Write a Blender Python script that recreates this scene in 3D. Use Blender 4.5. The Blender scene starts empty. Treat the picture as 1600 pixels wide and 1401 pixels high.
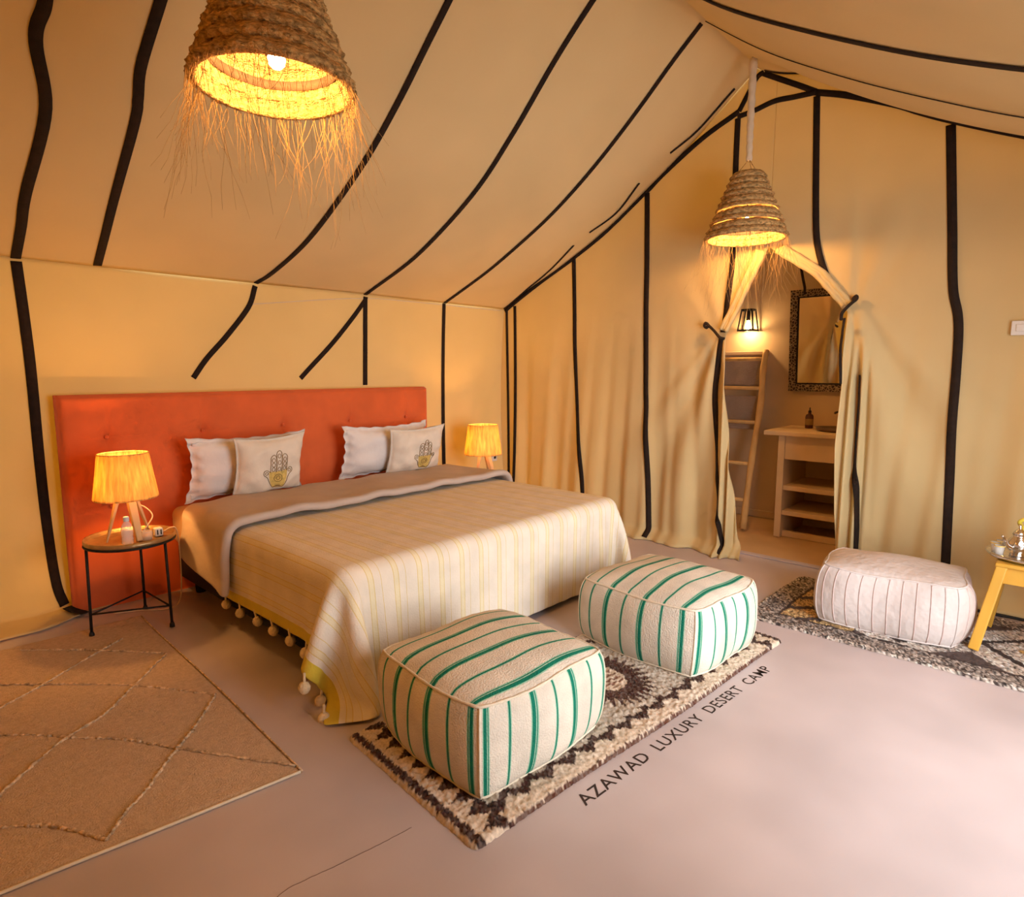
import bpy, bmesh, math, random
import numpy as np
from mathutils import Vector, Matrix
random.seed(7); rng = np.random.default_rng(7)
SC = bpy.context.scene
COL = SC.collection

# ------------------------------------------------------------------ camera, world, daylight, exposure
cd = bpy.data.cameras.new('camera'); cam = bpy.data.objects.new('camera', cd); COL.objects.link(cam)
cd.sensor_fit = 'HORIZONTAL'; cd.sensor_width = 36.0; cd.lens = 36.0*964/1600; cd.clip_start = .02
cam.location = (0, 0, 1.45)
_p, _y = math.radians(7.2), math.radians(42.8)
cam.rotation_euler = Vector((math.cos(_y)*math.cos(_p), math.sin(_y)*math.cos(_p), -math.sin(_p))).to_track_quat('-Z', 'Y').to_euler()
SC.camera = cam

WORLD_STRENGTH = 1.32
w = bpy.data.worlds.new('desert_sky'); SC.world = w; w.use_nodes = True
bg = w.node_tree.nodes['Background']; bg.inputs[0].default_value = (1.0, .92, .74, 1); bg.inputs[1].default_value = WORLD_STRENGTH

def area_light(name, loc, direction, sx, sy, energy, color):
    l = bpy.data.lights.new(name, 'AREA'); l.shape = 'RECTANGLE'; l.size = sx; l.size_y = sy
    l.energy = energy; l.color = color; l.spread = math.radians(120)
    o = bpy.data.objects.new(name, l); COL.objects.link(o); o.location = loc
    o.rotation_euler = Vector(direction).to_track_quat('-Z', 'Y').to_euler(); return o
# daylight falling through the open entrance in the long side wall behind the camera
area_light('entrance_daylight', (2.25, -1.0, 1.12), (.45, 1, -.30), 2.1, 1.9, 47, (.90, .94, 1.0))

def bulb_light(name, loc, energy, color=(1.0, .60, .24), radius=.035):
    l = bpy.data.lights.new(name, 'POINT'); l.energy = energy; l.color = color; l.shadow_soft_size = radius
    o = bpy.data.objects.new(name, l); COL.objects.link(o); o.location = loc; return o

SC.view_settings.view_transform = 'Standard'; SC.view_settings.look = 'None'
SC.view_settings.exposure = 0.34; SC.view_settings.gamma = 1.0; SC.view_settings.use_curve_mapping = False
SC.cycles.use_denoising = True
SC.cycles.max_bounces = 7; SC.cycles.diffuse_bounces = 4; SC.cycles.caustics_reflective = False; SC.cycles.caustics_refractive = False; SC.cycles.use_adaptive_sampling = True; SC.cycles.adaptive_threshold = .06; SC.cycles.adaptive_min_samples = 12; SC.cycles.transparent_max_bounces = 12
SC.cycles.sample_clamp_indirect = 4.0

# ------------------------------------------------------------------ surfaces of the tent
GX = 4.66          # gable wall plane
BY = 4.42          # headboard wall plane
_py = np.array([-.78,-.1,.3,.56,.92,1.5,1.92]); _pz = np.array([2.10,2.41,2.58,2.70,2.89,3.25,3.60])
_qy = np.array([1.92,2.145,2.376,2.71,3.151,3.816,4.42]); _qz = np.array([3.60,3.42,3.227,2.95,2.646,2.309,2.07])
def _smooth(xs, ys):
    X = np.linspace(xs[0], xs[-1], 201); Y = np.interp(X, xs, ys)
    for _ in range(300):
        Y[1:-1] = .25*Y[:-2] + .5*Y[1:-1] + .25*Y[2:]
    return X, Y
_PX, _PY = _smooth(_py, _pz); _QX, _QY = _smooth(_qy, _qz)
def sstep(a, b, t):
    t = np.clip((np.asarray(t, float)-a)/(b-a), 0, 1); return t*t*(3-2*t)
def prof(y):
    y = np.asarray(y, float)
    return np.where(y < 1.92, np.interp(y, _PX, _PY), np.interp(y, _QX, _QY))
def roof(x, y):
    x = np.asarray(x, float); y = np.asarray(y, float)
    lift = np.where(y < 1.92, .16*sstep(1.92, 1.45, y), .04*sstep(2.3, 2.9, y)*sstep(4.42, 4.0, y))
    sag = .022*np.sin(np.pi*(x-3.84)/.85)**2*np.clip(np.abs(y-1.92)/.4, 0, 1)*np.clip((4.42-y)/.4, 0, 1)
    return prof(y) + lift*sstep(3.9, 4.66, x) - sag
TL = (2.075, 1.72); TR = (1.20, 1.85)      # tie-back points (y, z)
def _fan(y, z, c, side, A, n):
    dz = c[1]-z; d = np.abs(dz)+.16
    a = (y-c[0])/d*side
    down = np.where(dz > 0, np.clip(dz/.35, 0, 1), .30*np.clip(-dz/.3, 0, 1)*np.clip(1-(-dz)/.9, 0, 1))
    return A*down*np.exp(-(np.where(a > 0, a/.62, a/.2))**2)*np.exp(-np.clip(np.hypot(y-c[0], dz)-.9, 0, 9)*1.0)*np.sin(n*np.sign(a)*np.abs(a)**.8)
def gable(y, z):
    """x of the gable canvas: flat near the top, hanging in folds near the floor and around the tie-backs"""
    y = np.asarray(y, float); z = np.asarray(z, float)
    A = .026*np.clip((1.95-z)/1.95, 0, 1)**1.1
    yy = y + .05*z*np.sin(2.3*y)
    f = np.sin(2*np.pi*(yy*2.3+.3*np.sin(2.9*yy))) + .5*np.sin(2*np.pi*yy*5.3+1.1+z*.9) + .10*np.sin(2*np.pi*yy*9.7+z*2)
    x = GX + A*f
    x = x + .010*np.sin(3.1*y+1)*np.sin(2.0*z)
    x = x + _fan(y, z, TL, 1, .036, 15) + _fan(y, z, TR, -1, .038, 13)
    hang = np.clip((1.9-z)/.3, 0, 1)
    x = x - .05*hang*np.exp(-((y-2.0)/.13)**2) - .05*hang*np.exp(-((y-1.22)/.15)**2)
    hb_ = np.clip((1.68-z)/.35, 0, 1)
    x = x + .034*hb_*np.exp(-((y-1.985)/.065)**2)*np.sin(2*np.pi*y/.062) + .038*hb_*np.exp(-((y-1.15)/.08)**2)*np.sin(2*np.pi*y/.066+1)
    x = x - .10*sstep(.12, 0, z)**2
    return x
def back(x, z):
    x = np.asarray(x, float); z = np.asarray(z, float)
    A = .035*np.clip((1.7-z)/1.7, 0, 1)
    y = BY + .02 + A*(.6*np.sin(2.1*x*np.pi+.6+z*1.2)+.4*np.sin(5.3*x*np.pi+z*2.2)) + .012*np.sin(2.6*x+1.7*z)
    y = y*1.0 + .05*np.sin(np.pi*np.clip(z/2.05, 0, 1))*np.where((x > .75) & (x < 3.7), 1, 1)
    y = y - .02
    return y

# ------------------------------------------------------------------ helpers
class MB:
    """collects geometry in world coordinates; build() links it as ONE mesh object"""
    def __init__(s): s.v = []; s.f = []; s.n = 0; s.c = []; s.uv = {}
    def add(s, v, f):
        v = np.asarray(v, float).reshape(-1, 3); s.v.append(v)
        s.f += [tuple(int(i)+s.n for i in q) for q in f]; s.n += len(v); return s
    def box(s, lo, hi):
        x0, y0, z0 = lo; x1, y1, z1 = hi
        return s.add([(x0,y0,z0),(x1,y0,z0),(x1,y1,z0),(x0,y1,z0),(x0,y0,z1),(x1,y0,z1),(x1,y1,z1),(x0,y1,z1)],
                     [(3,2,1,0),(4,5,6,7),(0,1,5,4),(1,2,6,5),(2,3,7,6),(3,0,4,7)])
    def beam(s, a, b, w, h, up=(0, 0, 1), taper=1.0):
        a, b, up = Vector(a), Vector(b), Vector(up); t = (b-a).normalized()
        sd = t.cross(up).normalized() if abs(t.dot(up)) < .99 else Vector((1, 0, 0)); u = sd.cross(t).normalized()
        V = []
        for p, k in ((a, 1), (b, taper)):
            for i, j in ((-1,-1),(1,-1),(1,1),(-1,1)): V.append(p+sd*(i*w/2*k)+u*(j*h/2*k))
        return s.add(V, [(3,2,1,0),(4,5,6,7),(0,1,5,4),(1,2,6,5),(2,3,7,6),(3,0,4,7)])
    def tube(s, pts, r, seg=8, closed=False):
        P = np.asarray(pts, float); n = len(P); R = np.broadcast_to(np.asarray(r, float), (n,))
        T = np.zeros_like(P)
        if closed: T = np.roll(P, -1, 0)-np.roll(P, 1, 0)
        else: T[1:-1] = P[2:]-P[:-2]; T[0] = P[1]-P[0]; T[-1] = P[-1]-P[-2]
        T /= np.linalg.norm(T, axis=1)[:, None]+1e-12
        ref = np.array([0, 0, 1.]) if abs(T[0][2]) < .9 else np.array([1., 0, 0])
        V = []; u = None
        for i in range(n):
            if u is None: u = np.cross(T[i], ref)
            u = u-T[i]*np.dot(u, T[i]); u /= np.linalg.norm(u)+1e-12; v = np.cross(T[i], u)
            for k in range(seg):
                a = 2*math.pi*k/seg; V.append(P[i]+R[i]*(math.cos(a)*u+math.sin(a)*v))
        F = []
        for i in range(n if closed else n-1):
            j = (i+1) % n
            for k in range(seg):
                l = (k+1) % seg; F.append((i*seg+k, i*seg+l, j*seg+l, j*seg+k))
        if not closed: F.append(tuple(range(seg))[::-1]); F.append(tuple((n-1)*seg+k for k in range(seg)))
        return s.add(V, F)
    def lathe(s, prof_, c, seg=32, cap=False, wob=None):
        cx, cy, cz = c; V = []
        for r, z in prof_:
            for k in range(seg):
                a = 2*math.pi*k/seg; rr = r if wob is None else r*wob(a, z)
                V.append((cx+rr*math.cos(a), cy+rr*math.sin(a), cz+z))
        F = []; m = len(prof_)
        for i in range(m-1):
            for k in range(seg):
                l = (k+1) % seg; F.append((i*seg+k, i*seg+l, (i+1)*seg+l, (i+1)*seg+k))
        if cap: F.append(tuple(range(seg))[::-1]); F.append(tuple((m-1)*seg+k for k in range(seg)))
        return s.add(V, F)
    def grid(s, X, Y, Z, flip=False):
        m, n = X.shape; V = np.stack([X, Y, Z], -1).reshape(-1, 3); F = []
        for i in range(m-1):
            for j in range(n-1):
                q = (i*n+j, i*n+j+1, (i+1)*n+j+1, (i+1)*n+j); F.append(q[::-1] if flip else q)
        return s.add(V, F)
    def ribbon(s, P, N, w, t=.003, off=.004):
        """flat strap along P lying on a surface with normals N"""
        P = np.asarray(P, float); N = np.asarray(N, float); n = len(P)
        T = np.gradient(P, axis=0); S = np.cross(T, N); S /= np.linalg.norm(S, axis=1)[:, None]+1e-12
        W = np.broadcast_to(np.asarray(w, float), (n,))[:, None]
        b = P+N*off; V = np.stack([b-S*W/2, b+S*W/2, b+S*W/2+N*t, b-S*W/2+N*t], 1).reshape(-1, 3); F = []
        for i in range(n-1):
            for k in range(4):
                l = (k+1) % 4; F.append((i*4+k, i*4+l, i*4+4+l, i*4+4+k))
        F += [(3, 2, 1, 0), tuple((n-1)*4+k for k in range(4))]
        return s.add(V, F)
    def build(s, name, mat, parent=None, smooth=True, base=None, bevel=0, sub=0, solid=0, cols=None, uv=None):
        V = np.concatenate(s.v); root = parent
        while root is not None and root.parent is not None: root = root.parent
        off = np.array(root.location) if root is not None else (np.array(base, float) if base is not None else np.zeros(3))
        me = bpy.data.meshes.new(name); me.from_pydata((V-off).tolist(), [], s.f); me.update()
        if smooth: me.polygons.foreach_set('use_smooth', [True]*len(me.polygons))
        o = bpy.data.objects.new(name, me); COL.objects.link(o)
        if parent is not None: o.parent = parent
        elif base is not None: o.location = base
        if mat is not None: me.materials.append(mat)
        if cols is not None:
            at = me.color_attributes.new('pile', 'FLOAT_COLOR', 'POINT')
            at.data.foreach_set('color', np.concatenate([cols, np.ones((len(cols), 1))], 1).astype(np.float32).ravel())
        if uv is not None:       # one (u, v) for each vertex, or a function of the polygon
            ul = me.uv_layers.new(name='UVMap')
            if callable(uv):
                for p in me.polygons:
                    for li in p.loop_indices: ul.data[li].uv = uv(p, V[me.loops[li].vertex_index])
            else:
                li = np.zeros(len(me.loops), dtype=np.int32); me.loops.foreach_get('vertex_index', li)
                ul.data.foreach_set('uv', np.asarray(uv, np.float32)[li].ravel())
        if solid:
            m = o.modifiers.new('solid', 'SOLIDIFY'); m.thickness = solid; m.offset = 0
        if bevel:
            m = o.modifiers.new('bevel', 'BEVEL'); m.width = bevel; m.segments = 3; m.limit_method = 'ANGLE'
        if sub:
            m = o.modifiers.new('sub', 'SUBSURF'); m.levels = sub; m.render_levels = sub
        return o

def tag(o, label=None, cat=None, group=None, kind=None):
    if label: o['label'] = label
    if cat: o['category'] = cat
    if group: o['group'] = group
    if kind: o['kind'] = kind
    return o
def thing(name, loc, label, cat, group=None):
    o = bpy.data.objects.new(name, None); COL.objects.link(o); o.location = loc; o.empty_display_size = .1
    return tag(o, label, cat, group)
def copy_tree(o, parent=None):
    c = o.copy(); COL.objects.link(c); c.parent = parent
    for ch in list(o.children):
        if ch.type != 'LIGHT': copy_tree(ch, c)
    return c
def smooth_line(pts, n=40, closed=False):
    P = np.asarray(pts, float)
    if closed: P = np.vstack([P[-1:], P, P[:2]])
    else: P = np.vstack([2*P[0]-P[1], P, 2*P[-1]-P[-2]])
    m = len(P)-3; out = []
    for q in np.linspace(0, m, n, endpoint=not closed):
        i = min(int(q), m-1); t = q-i; a, b, c, d = P[i:i+4]
        out.append(.5*((2*b)+(c-a)*t+(2*a-5*b+4*c-d)*t*t+(3*b-a-3*c+d)*t**3))
    return np.array(out)

# ------------------------------------------------------------------ materials
def mk(name, col, rough=.8, var=.08, scale=6., bump=0., bscale=80., trans=0., tcol=None, metal=0., stretch=(1,1,1),
       emit=0., ecol=None, transmission=0., ior=1.45, alpha=None, attr=None, spec=.3, sheen=0.):
    m = bpy.data.materials.new(name); m.use_nodes = True; nt = m.node_tree; N = nt.nodes; L = nt.links
    b = N['Principled BSDF']; out = N['Material Output']
    tc = N.new('ShaderNodeTexCoord'); mp = N.new('ShaderNodeMapping'); mp.inputs['Scale'].default_value = stretch
    L.new(tc.outputs['Object'], mp.inputs[0])
    nz = N.new('ShaderNodeTexNoise'); nz.inputs['Scale'].default_value = scale; nz.inputs['Detail'].default_value = 2
    L.new(mp.outputs[0], nz.inputs['Vector'])
    mr = N.new('ShaderNodeMapRange'); mr.inputs[1].default_value = .3; mr.inputs[2].default_value = .7
    mr.inputs[3].default_value = 1-var; mr.inputs[4].default_value = 1+var; L.new(nz.outputs['Fac'], mr.inputs[0])
    hs = N.new('ShaderNodeVectorMath'); hs.operation = 'SCALE'; L.new(mr.outputs[0], hs.inputs['Scale'])
    if attr:
        ca = N.new('ShaderNodeAttribute'); ca.attribute_name = attr; L.new(ca.outputs['Color'], hs.inputs[0])
    else: hs.inputs[0].default_value = col[:3]
    L.new(hs.outputs[0], b.inputs['Base Color'])
    b.inputs['Roughness'].default_value = rough; b.inputs['Metallic'].default_value = metal
    b.inputs['Specular IOR Level'].default_value = spec; b.inputs['IOR'].default_value = ior
    b.inputs['Transmission Weight'].default_value = transmission
    if sheen: b.inputs['Sheen Weight'].default_value = sheen
    if alpha is not None: b.inputs['Alpha'].default_value = alpha
    if emit:
        b.inputs['Emission Color'].default_value = (*(ecol or col)[:3], 1); b.inputs['Emission Strength'].default_value = emit
    if bump:
        n2 = N.new('ShaderNodeTexNoise'); n2.inputs['Scale'].default_value = bscale; n2.inputs['Detail'].default_value = 1.5
        L.new(mp.outputs[0], n2.inputs['Vector'])
        bp = N.new('ShaderNodeBump'); bp.inputs['Strength'].default_value = bump; bp.inputs['Distance'].default_value = .01
        L.new(n2.outputs['Fac'], bp.inputs['Height']); L.new(bp.outputs[0], b.inputs['Normal'])
    if trans:
        tr = N.new('ShaderNodeBsdfTranslucent'); mx = N.new('ShaderNodeMixShader'); mx.inputs[0].default_value = trans
        if tcol: tr.inputs[0].default_value = (*tcol, 1)
        else: L.new(hs.outputs[0], tr.inputs[0])
        L.new(b.outputs[0], mx.inputs[1]); L.new(tr.outputs[0], mx.inputs[2]); L.new(mx.outputs[0], out.inputs[0])
    return m
def striped(name, base, stops, period, rough=.9, bump=.25, bscale=220., var=.06, trans=0):
    """cloth with woven stripes: stops = [(position 0..1, colour)], constant bands repeated along UV.x"""
    m = mk(name, base, rough, var, 9., bump, bscale); nt = m.node_tree; N = nt.nodes; L = nt.links
    hs = [n for n in N if n.bl_idname == 'ShaderNodeVectorMath'][0]
    uv = N.new('ShaderNodeUVMap'); uv.uv_map = 'UVMap'; sp = N.new('ShaderNodeSeparateXYZ'); L.new(uv.outputs[0], sp.inputs[0])
    dv = N.new('ShaderNodeMath'); dv.operation = 'DIVIDE'; dv.inputs[1].default_value = period; L.new(sp.outputs[0], dv.inputs[0])
    fr = N.new('ShaderNodeMath'); fr.operation = 'FRACT'; L.new(dv.outputs[0], fr.inputs[0])
    rp = N.new('ShaderNodeValToRGB'); rp.color_ramp.interpolation = 'CONSTANT'; L.new(fr.outputs[0], rp.inputs[0])
    cr = rp.color_ramp
    while len(cr.elements) > 1: cr.elements.remove(cr.elements[-1])
    cr.elements[0].position = 0; cr.elements[0].color = (*base, 1)
    for p, c in stops:
        e = cr.elements.new(p); e.color = (*c, 1)
    L.new(rp.outputs[0], hs.inputs[0]); return m

MAT = {}
MAT['canvas'] = mk('cream_canvas', (.78, .66, .36), .95, .04, 2.2, .12, 14., trans=.34, tcol=(.93, .60, .11))
MAT['roofcanvas'] = mk('cream_roof_canvas', (.75, .605, .34), .95, .05, 1.6, .15, 9., trans=.15, tcol=(.93, .58, .15))
MAT['strap'] = mk('black_webbing', (.022, .012, .008), .85, .2, 30, .3, 260)
MAT['floor'] = mk('polished_pink_plaster', (.52, .438, .440), .42, .11, 2.0, .04, 10., spec=.45)
MAT['bathfloor'] = mk('lamplight_tinted_floor', (.60, .38, .18), .5, .08, 3.)  # orange of the bathroom lamplight put into the plaster floor colour
MAT['plaster'] = mk('ochre_plaster', (.57, .42, .27), .85, .07, 2.5, .1, 18.)
MAT['ink'] = mk('brown_black_paint', (.035, .02, .018), .6, .1)
MAT['crack'] = mk('crack_brown', (.20, .13, .11), .9, .2)  # dark brown of the hairline crack in the floor
MAT['orange'] = mk('orange_red_upholstery', (.72, .135, .035), .75, .08, 5., .12, 300., sheen=.2)
MAT['sheet'] = mk('white_cotton', (.80, .74, .72), .9, .03, 6, .15, 40.)
MAT['flange'] = mk('white_cotton_flange', (.78, .71, .70), .9, .05, 9, .35, 30.)
MAT['cushion'] = mk('natural_linen', (.78, .68, .57), .92, .05, 14, .2, 240.)
MAT['fitted'] = mk('tan_fitted_sheet', (.66, .46, .27), .9, .05, 4)
MAT['taupe'] = mk('taupe_cotton', (.55, .45, .395), .92, .05, 4, .25, 26.)
MAT['black'] = mk('black_iron', (.018, .014, .013), .5, .2, 40, .1, 90.)
MAT['basewood'] = mk('black_bed_base', (.02, .015, .013), .8, .2)
MAT['brass'] = mk('hammered_brass', (.46, .30, .15), .38, .15, 20, .25, 60., metal=.75)
MAT['gold'] = mk('gold_print', (.72, .52, .16), .35, .18, 60, .1, 90, metal=.1)
MAT['brown'] = mk('brown_print', (.30, .185, .065), .7, .1)
MAT['yellow'] = mk('yellow_border', (.66, .52, .06), .9, .08, 10, .2, 120)
MAT['tassel'] = mk('cream_wool', (.74, .60, .40), .95, .1, 40, .5, 160)
MAT['straw'] = mk('coiled_straw', (.58, .36, .145), .85, .55, 46, 1.0, 110, trans=.06, tcol=(.8, .45, .1), stretch=(1, 1, 2.2))
MAT['fibre'] = mk('loose_straw_fibre', (.52, .33, .14), .8, .2, 10)
MAT['raffia'] = mk('raffia', (.82, .60, .25), .8, .35, 70, .4, 90, trans=.5, stretch=(1, 1, .03))
MAT['lampwood'] = mk('pale_wood', (.70, .48, .26), .6, .12, 12, stretch=(1, 1, .1))
MAT['wood'] = mk('rough_wood', (.64, .39, .15), .7, .15, 14, .2, 30, stretch=(1, 1, .12))
MAT['yellowwood'] = mk('varnished_yellow_wood', (.62, .33, .045), .42, .14, 9, .08, 30, stretch=(1, 1, .15), spec=.5)
MAT['bulb'] = mk('lit_bulb', (1, .86, .6), .5, 0, emit=26, ecol=(1, .80, .48))
MAT['bulb_small'] = mk('lit_bulb_small', (1, .86, .6), .5, 0, emit=18, ecol=(1, .72, .36))
MAT['plastic'] = mk('clear_plastic', (.92, .94, .97), .08, 0, alpha=.38, spec=.9)
MAT['cap'] = mk('pale_blue_cap', (.55, .62, .75), .4, .02)
MAT['glass'] = mk('clear_glass', (.95, .93, .9), .04, 0, alpha=.30, spec=1.0)
MAT['amberwax'] = mk('amber_wax', (.80, .42, .08), .45, .1)
MAT['white'] = mk('white_plastic', (.78, .74, .70), .4, .03)
MAT['darkslot'] = mk('dark_slot', (.03, .025, .02), .6, .05)
MAT['cable'] = mk('beige_cable', (.72, .55, .38), .5, .03)
MAT['blackcable'] = mk('black_cable', (.02, .02, .02), .5, .03)
MAT['wrap'] = mk('white_cord_wrap', (.74, .62, .47), .9, .06, 20, .3, 60)
MAT['rope'] = mk('dark_cord', (.03, .018, .012), .9, .2, 60, .5, 200)
MAT['silver'] = mk('silver_metal', (.72, .70, .68), .18, .12, 40, .2, 70, metal=1.0)
MAT['mirror'] = mk('mirror_glass', (.80, .78, .74), .03, 0, metal=1.0)
MAT['amberbottle'] = mk('amber_bottle', (.10, .03, .012), .25, .1, spec=.6)
MAT['basin'] = mk('dark_basin', (.16, .10, .06), .4, .12)
MAT['counter'] = mk('pale_plaster_counter', (.66, .47, .27), .6, .06, 5, .06, 20)
MAT['towel'] = mk('grey_towel', (.34, .24, .18), .97, .1, 10, .5, 180)
MAT['innerband'] = mk('grey_brown_tape', (.12, .075, .055), .9, .2, 30)
MAT['pile'] = mk('rug_pile', (1, 1, 1), .97, .16, 90, .0, attr='pile')
MAT['kilim'] = mk('flatweave_beige', (.56, .41, .29), .97, .10, 60, .5, 170)
MAT['knot'] = mk('knotted_cream_brown', (.60, .43, .28), .97, .45, 55, .5, 120)
MAT['whitepouf'] = mk('white_pouf_cloth', (.62, .54, .51), .92, .06, 8, .6, 26)
MAT['pink'] = mk('pink_braid', (.56, .42, .39), .92, .1, 40)
MAT['piping'] = mk('cream_piping', (.74, .64, .50), .92, .06, 40, .3, 200)
# pattern of the carved mirror frame: pale inlay on dark wood
def inlay():
    m = mk('dark_inlaid_wood', (.035, .02, .014), .5, .1); nt = m.node_tree; N = nt.nodes; L = nt.links
    hs = [n for n in N if n.bl_idname == 'ShaderNodeVectorMath'][0]
    tc = N.new('ShaderNodeTexCoord'); v = N.new('ShaderNodeTexVoronoi'); v.feature = 'DISTANCE_TO_EDGE'; v.inputs['Scale'].default_value = 42
    L.new(tc.outputs['Object'], v.inputs['Vector'])
    r = N.new('ShaderNodeValToRGB'); r.color_ramp.elements[0].position = .07; r.color_ramp.elements[0].color = (.34, .25, .16, 1)
    r.color_ramp.elements[1].position = .13; r.color_ramp.elements[1].color = (.035, .02, .014, 1)
    L.new(v.outputs['Distance'], r.inputs[0]); L.new(r.outputs[0], hs.inputs[0]); return m
MAT['inlay'] = inlay()
# bedspread: fine yellow double stripes on cream
_c = (.78, .69, .58); _yl = (.70, .55, .25); _pl = (.78, .68, .47)
MAT['bedspread'] = striped('striped_bedspread', _c, [(.10, _yl), (.13, _pl), (.30, _yl), (.33, _c), (.60, _yl), (.625, _c)], .135, bump=.2, bscale=120)
# poufs: bottle green stripes on cream wool
_w = (.70, .62, .52); _g = (.004, .17, .105); _h = (.30, .52, .38)
def stripes(lst):
    s = []
    for p, wd in lst:
        if wd > .02: s += [(p-wd/2, _h), (p-wd/2+.005, _g), (p+wd/2-.013, _h), (p+wd/2-.009, _g), (p+wd/2-.005, _h), (p+wd/2, _w)]
        else: s += [(p-wd/2-.004, _h), (p-wd/2, _g), (p+wd/2, _h), (p+wd/2+.004, _w)]
    return s
def side_borders(m, lo, hi, col):
    nt = m.node_tree; N = nt.nodes; L = nt.links
    hs = [n for n in N if n.bl_idname == 'ShaderNodeVectorMath'][0]; src = hs.inputs[0].links[0].from_socket
    uv = N.new('ShaderNodeUVMap'); uv.uv_map = 'UVMap'; sp = N.new('ShaderNodeSeparateXYZ'); L.new(uv.outputs[0], sp.inputs[0])
    a = N.new('ShaderNodeMath'); a.operation = 'LESS_THAN'; a.inputs[1].default_value = lo; L.new(sp.outputs[0], a.inputs[0])
    b = N.new('ShaderNodeMath'); b.operation = 'GREATER_THAN'; b.inputs[1].default_value = hi; L.new(sp.outputs[0], b.inputs[0])
    c = N.new('ShaderNodeMath'); c.operation = 'ADD'; L.new(a.outputs[0], c.inputs[0]); L.new(b.outputs[0], c.inputs[1])
    mx = N.new('ShaderNodeMix'); mx.data_type = 'RGBA'; L.new(c.outputs[0], mx.inputs[0]); L.new(src, mx.inputs[6]); mx.inputs[7].default_value = (*col, 1)
    L.new(mx.outputs[2], hs.inputs[0])
side_borders(MAT['bedspread'], 1.37-.365+.062, 3.52+.56-.062, (.66, .52, .06))
_P = .212
MAT['pouf'] = striped('green_striped_wool', _w, [(p/_P, c) for p, c in stripes([(.053, .034), (.159, .007)])], _P, bump=.45, bscale=160, var=.1)

# ================================================================== THE SETTING
def struct(o, label=None): return tag(o, label, None, None, 'structure')
floor = struct(MB().box((-1.6, -1.6, -.1), (4.78, 4.75, 0)).build('floor', MAT['floor'], smooth=False))
struct(MB().box((4.78, -.4, -.1), (6.2, 3.4, -.004)).build('floor_bathroom', MAT['bathfloor'], smooth=False))
sill = struct(MB().box((4.745, 1.05, 0), (4.81, 2.15, .012)).build('trim_1', MAT['floor'], bevel=.004, smooth=False))
# hairline crack in the plaster floor
pts = smooth_line([(.60,1.50,0),(.704,1.531,0),(.781,1.529,0),(.875,1.513,0),(1.019,1.488,0),(1.107,1.473,0)], 60)
pts[:, 1] += .004*np.cumsum(rng.normal(0, .5, 60))*.4
MB().ribbon(pts, np.tile((0, 0, 1.), (60, 1)), .002, t=.0004, off=.0003).build('hairline_crack', MAT['crack'], floor)
# lettering painted on the floor beside the rug
cu = bpy.data.curves.new('lettering', 'FONT'); cu.body = 'AZAWAD  LUXURY  DESERT  CAMP'; cu.size = .0745; cu.space_character = 1.08; cu.space_word = .9; cu.resolution_u = 3; cu.offset = .0006
to = bpy.data.objects.new('lettering', cu); COL.objects.link(to); bpy.context.view_layer.update()
me = bpy.data.meshes.new_from_object(to.evaluated_get(bpy.context.evaluated_depsgraph_get())); bpy.data.objects.remove(to)
co = np.array([v.co[:] for v in me.vertices]); co[:, 0] -= co[:, 0].min(); k = 1.402/co[:, 0].max()
a = math.radians(-4.23); ca, sa = math.cos(a), math.sin(a)
for v, c in zip(me.vertices, co):
    x, y = c[0]*k, c[1]*1.0; v.co = (1.565+x*ca-y*sa, 1.112+x*sa+y*ca, .0006)
lt = bpy.data.objects.new('painted_lettering', me); COL.objects.link(lt); lt.parent = floor; me.materials.append(MAT['ink'])
lt['label'] = 'dark brown capital letters painted on the pale floor'

# roof canvas: both slopes hang between ridge and eaves
xs = np.linspace(-1.55, GX, 150); ys = np.concatenate([np.linspace(-.78, 1.92, 50), np.linspace(1.92, BY, 60)[1:]])
X, Y = np.meshgrid(xs, ys, indexing='ij')
ceiling = struct(MB().grid(X, Y, roof(X, Y)).build('ceiling', MAT['roofcanvas'], solid=.004))
# headboard wall with its sod cloth turned in over the floor
zs = np.concatenate([np.linspace(2.075, .03, 70)])
X, Z = np.meshgrid(np.linspace(-1.55, GX+.14, 190), zs, indexing='ij'); Y = back(X, Z)
ext = []
for k in range(1, 9):
    t = k/8; xx = X[:, 0]; ext.append(np.stack([xx, back(xx, np.full_like(xx, .03))-.24*t*sstep(1.4, .3, xx)-.05*t, .012+.018*(1-t)**2+.006*np.sin(9*xx+3*t)*(1-abs(2*t-1))], -1))
Xe = np.concatenate([X]+[e[:, 0:1] for e in ext], 1); Ye = np.concatenate([Y]+[e[:, 1:2] for e in ext], 1); Ze = np.concatenate([Z]+[e[:, 2:3] for e in ext], 1)
wall_back = struct(MB().grid(Xe, Ye, Ze).build('wall_back', MAT['canvas'], solid=.004))
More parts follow.
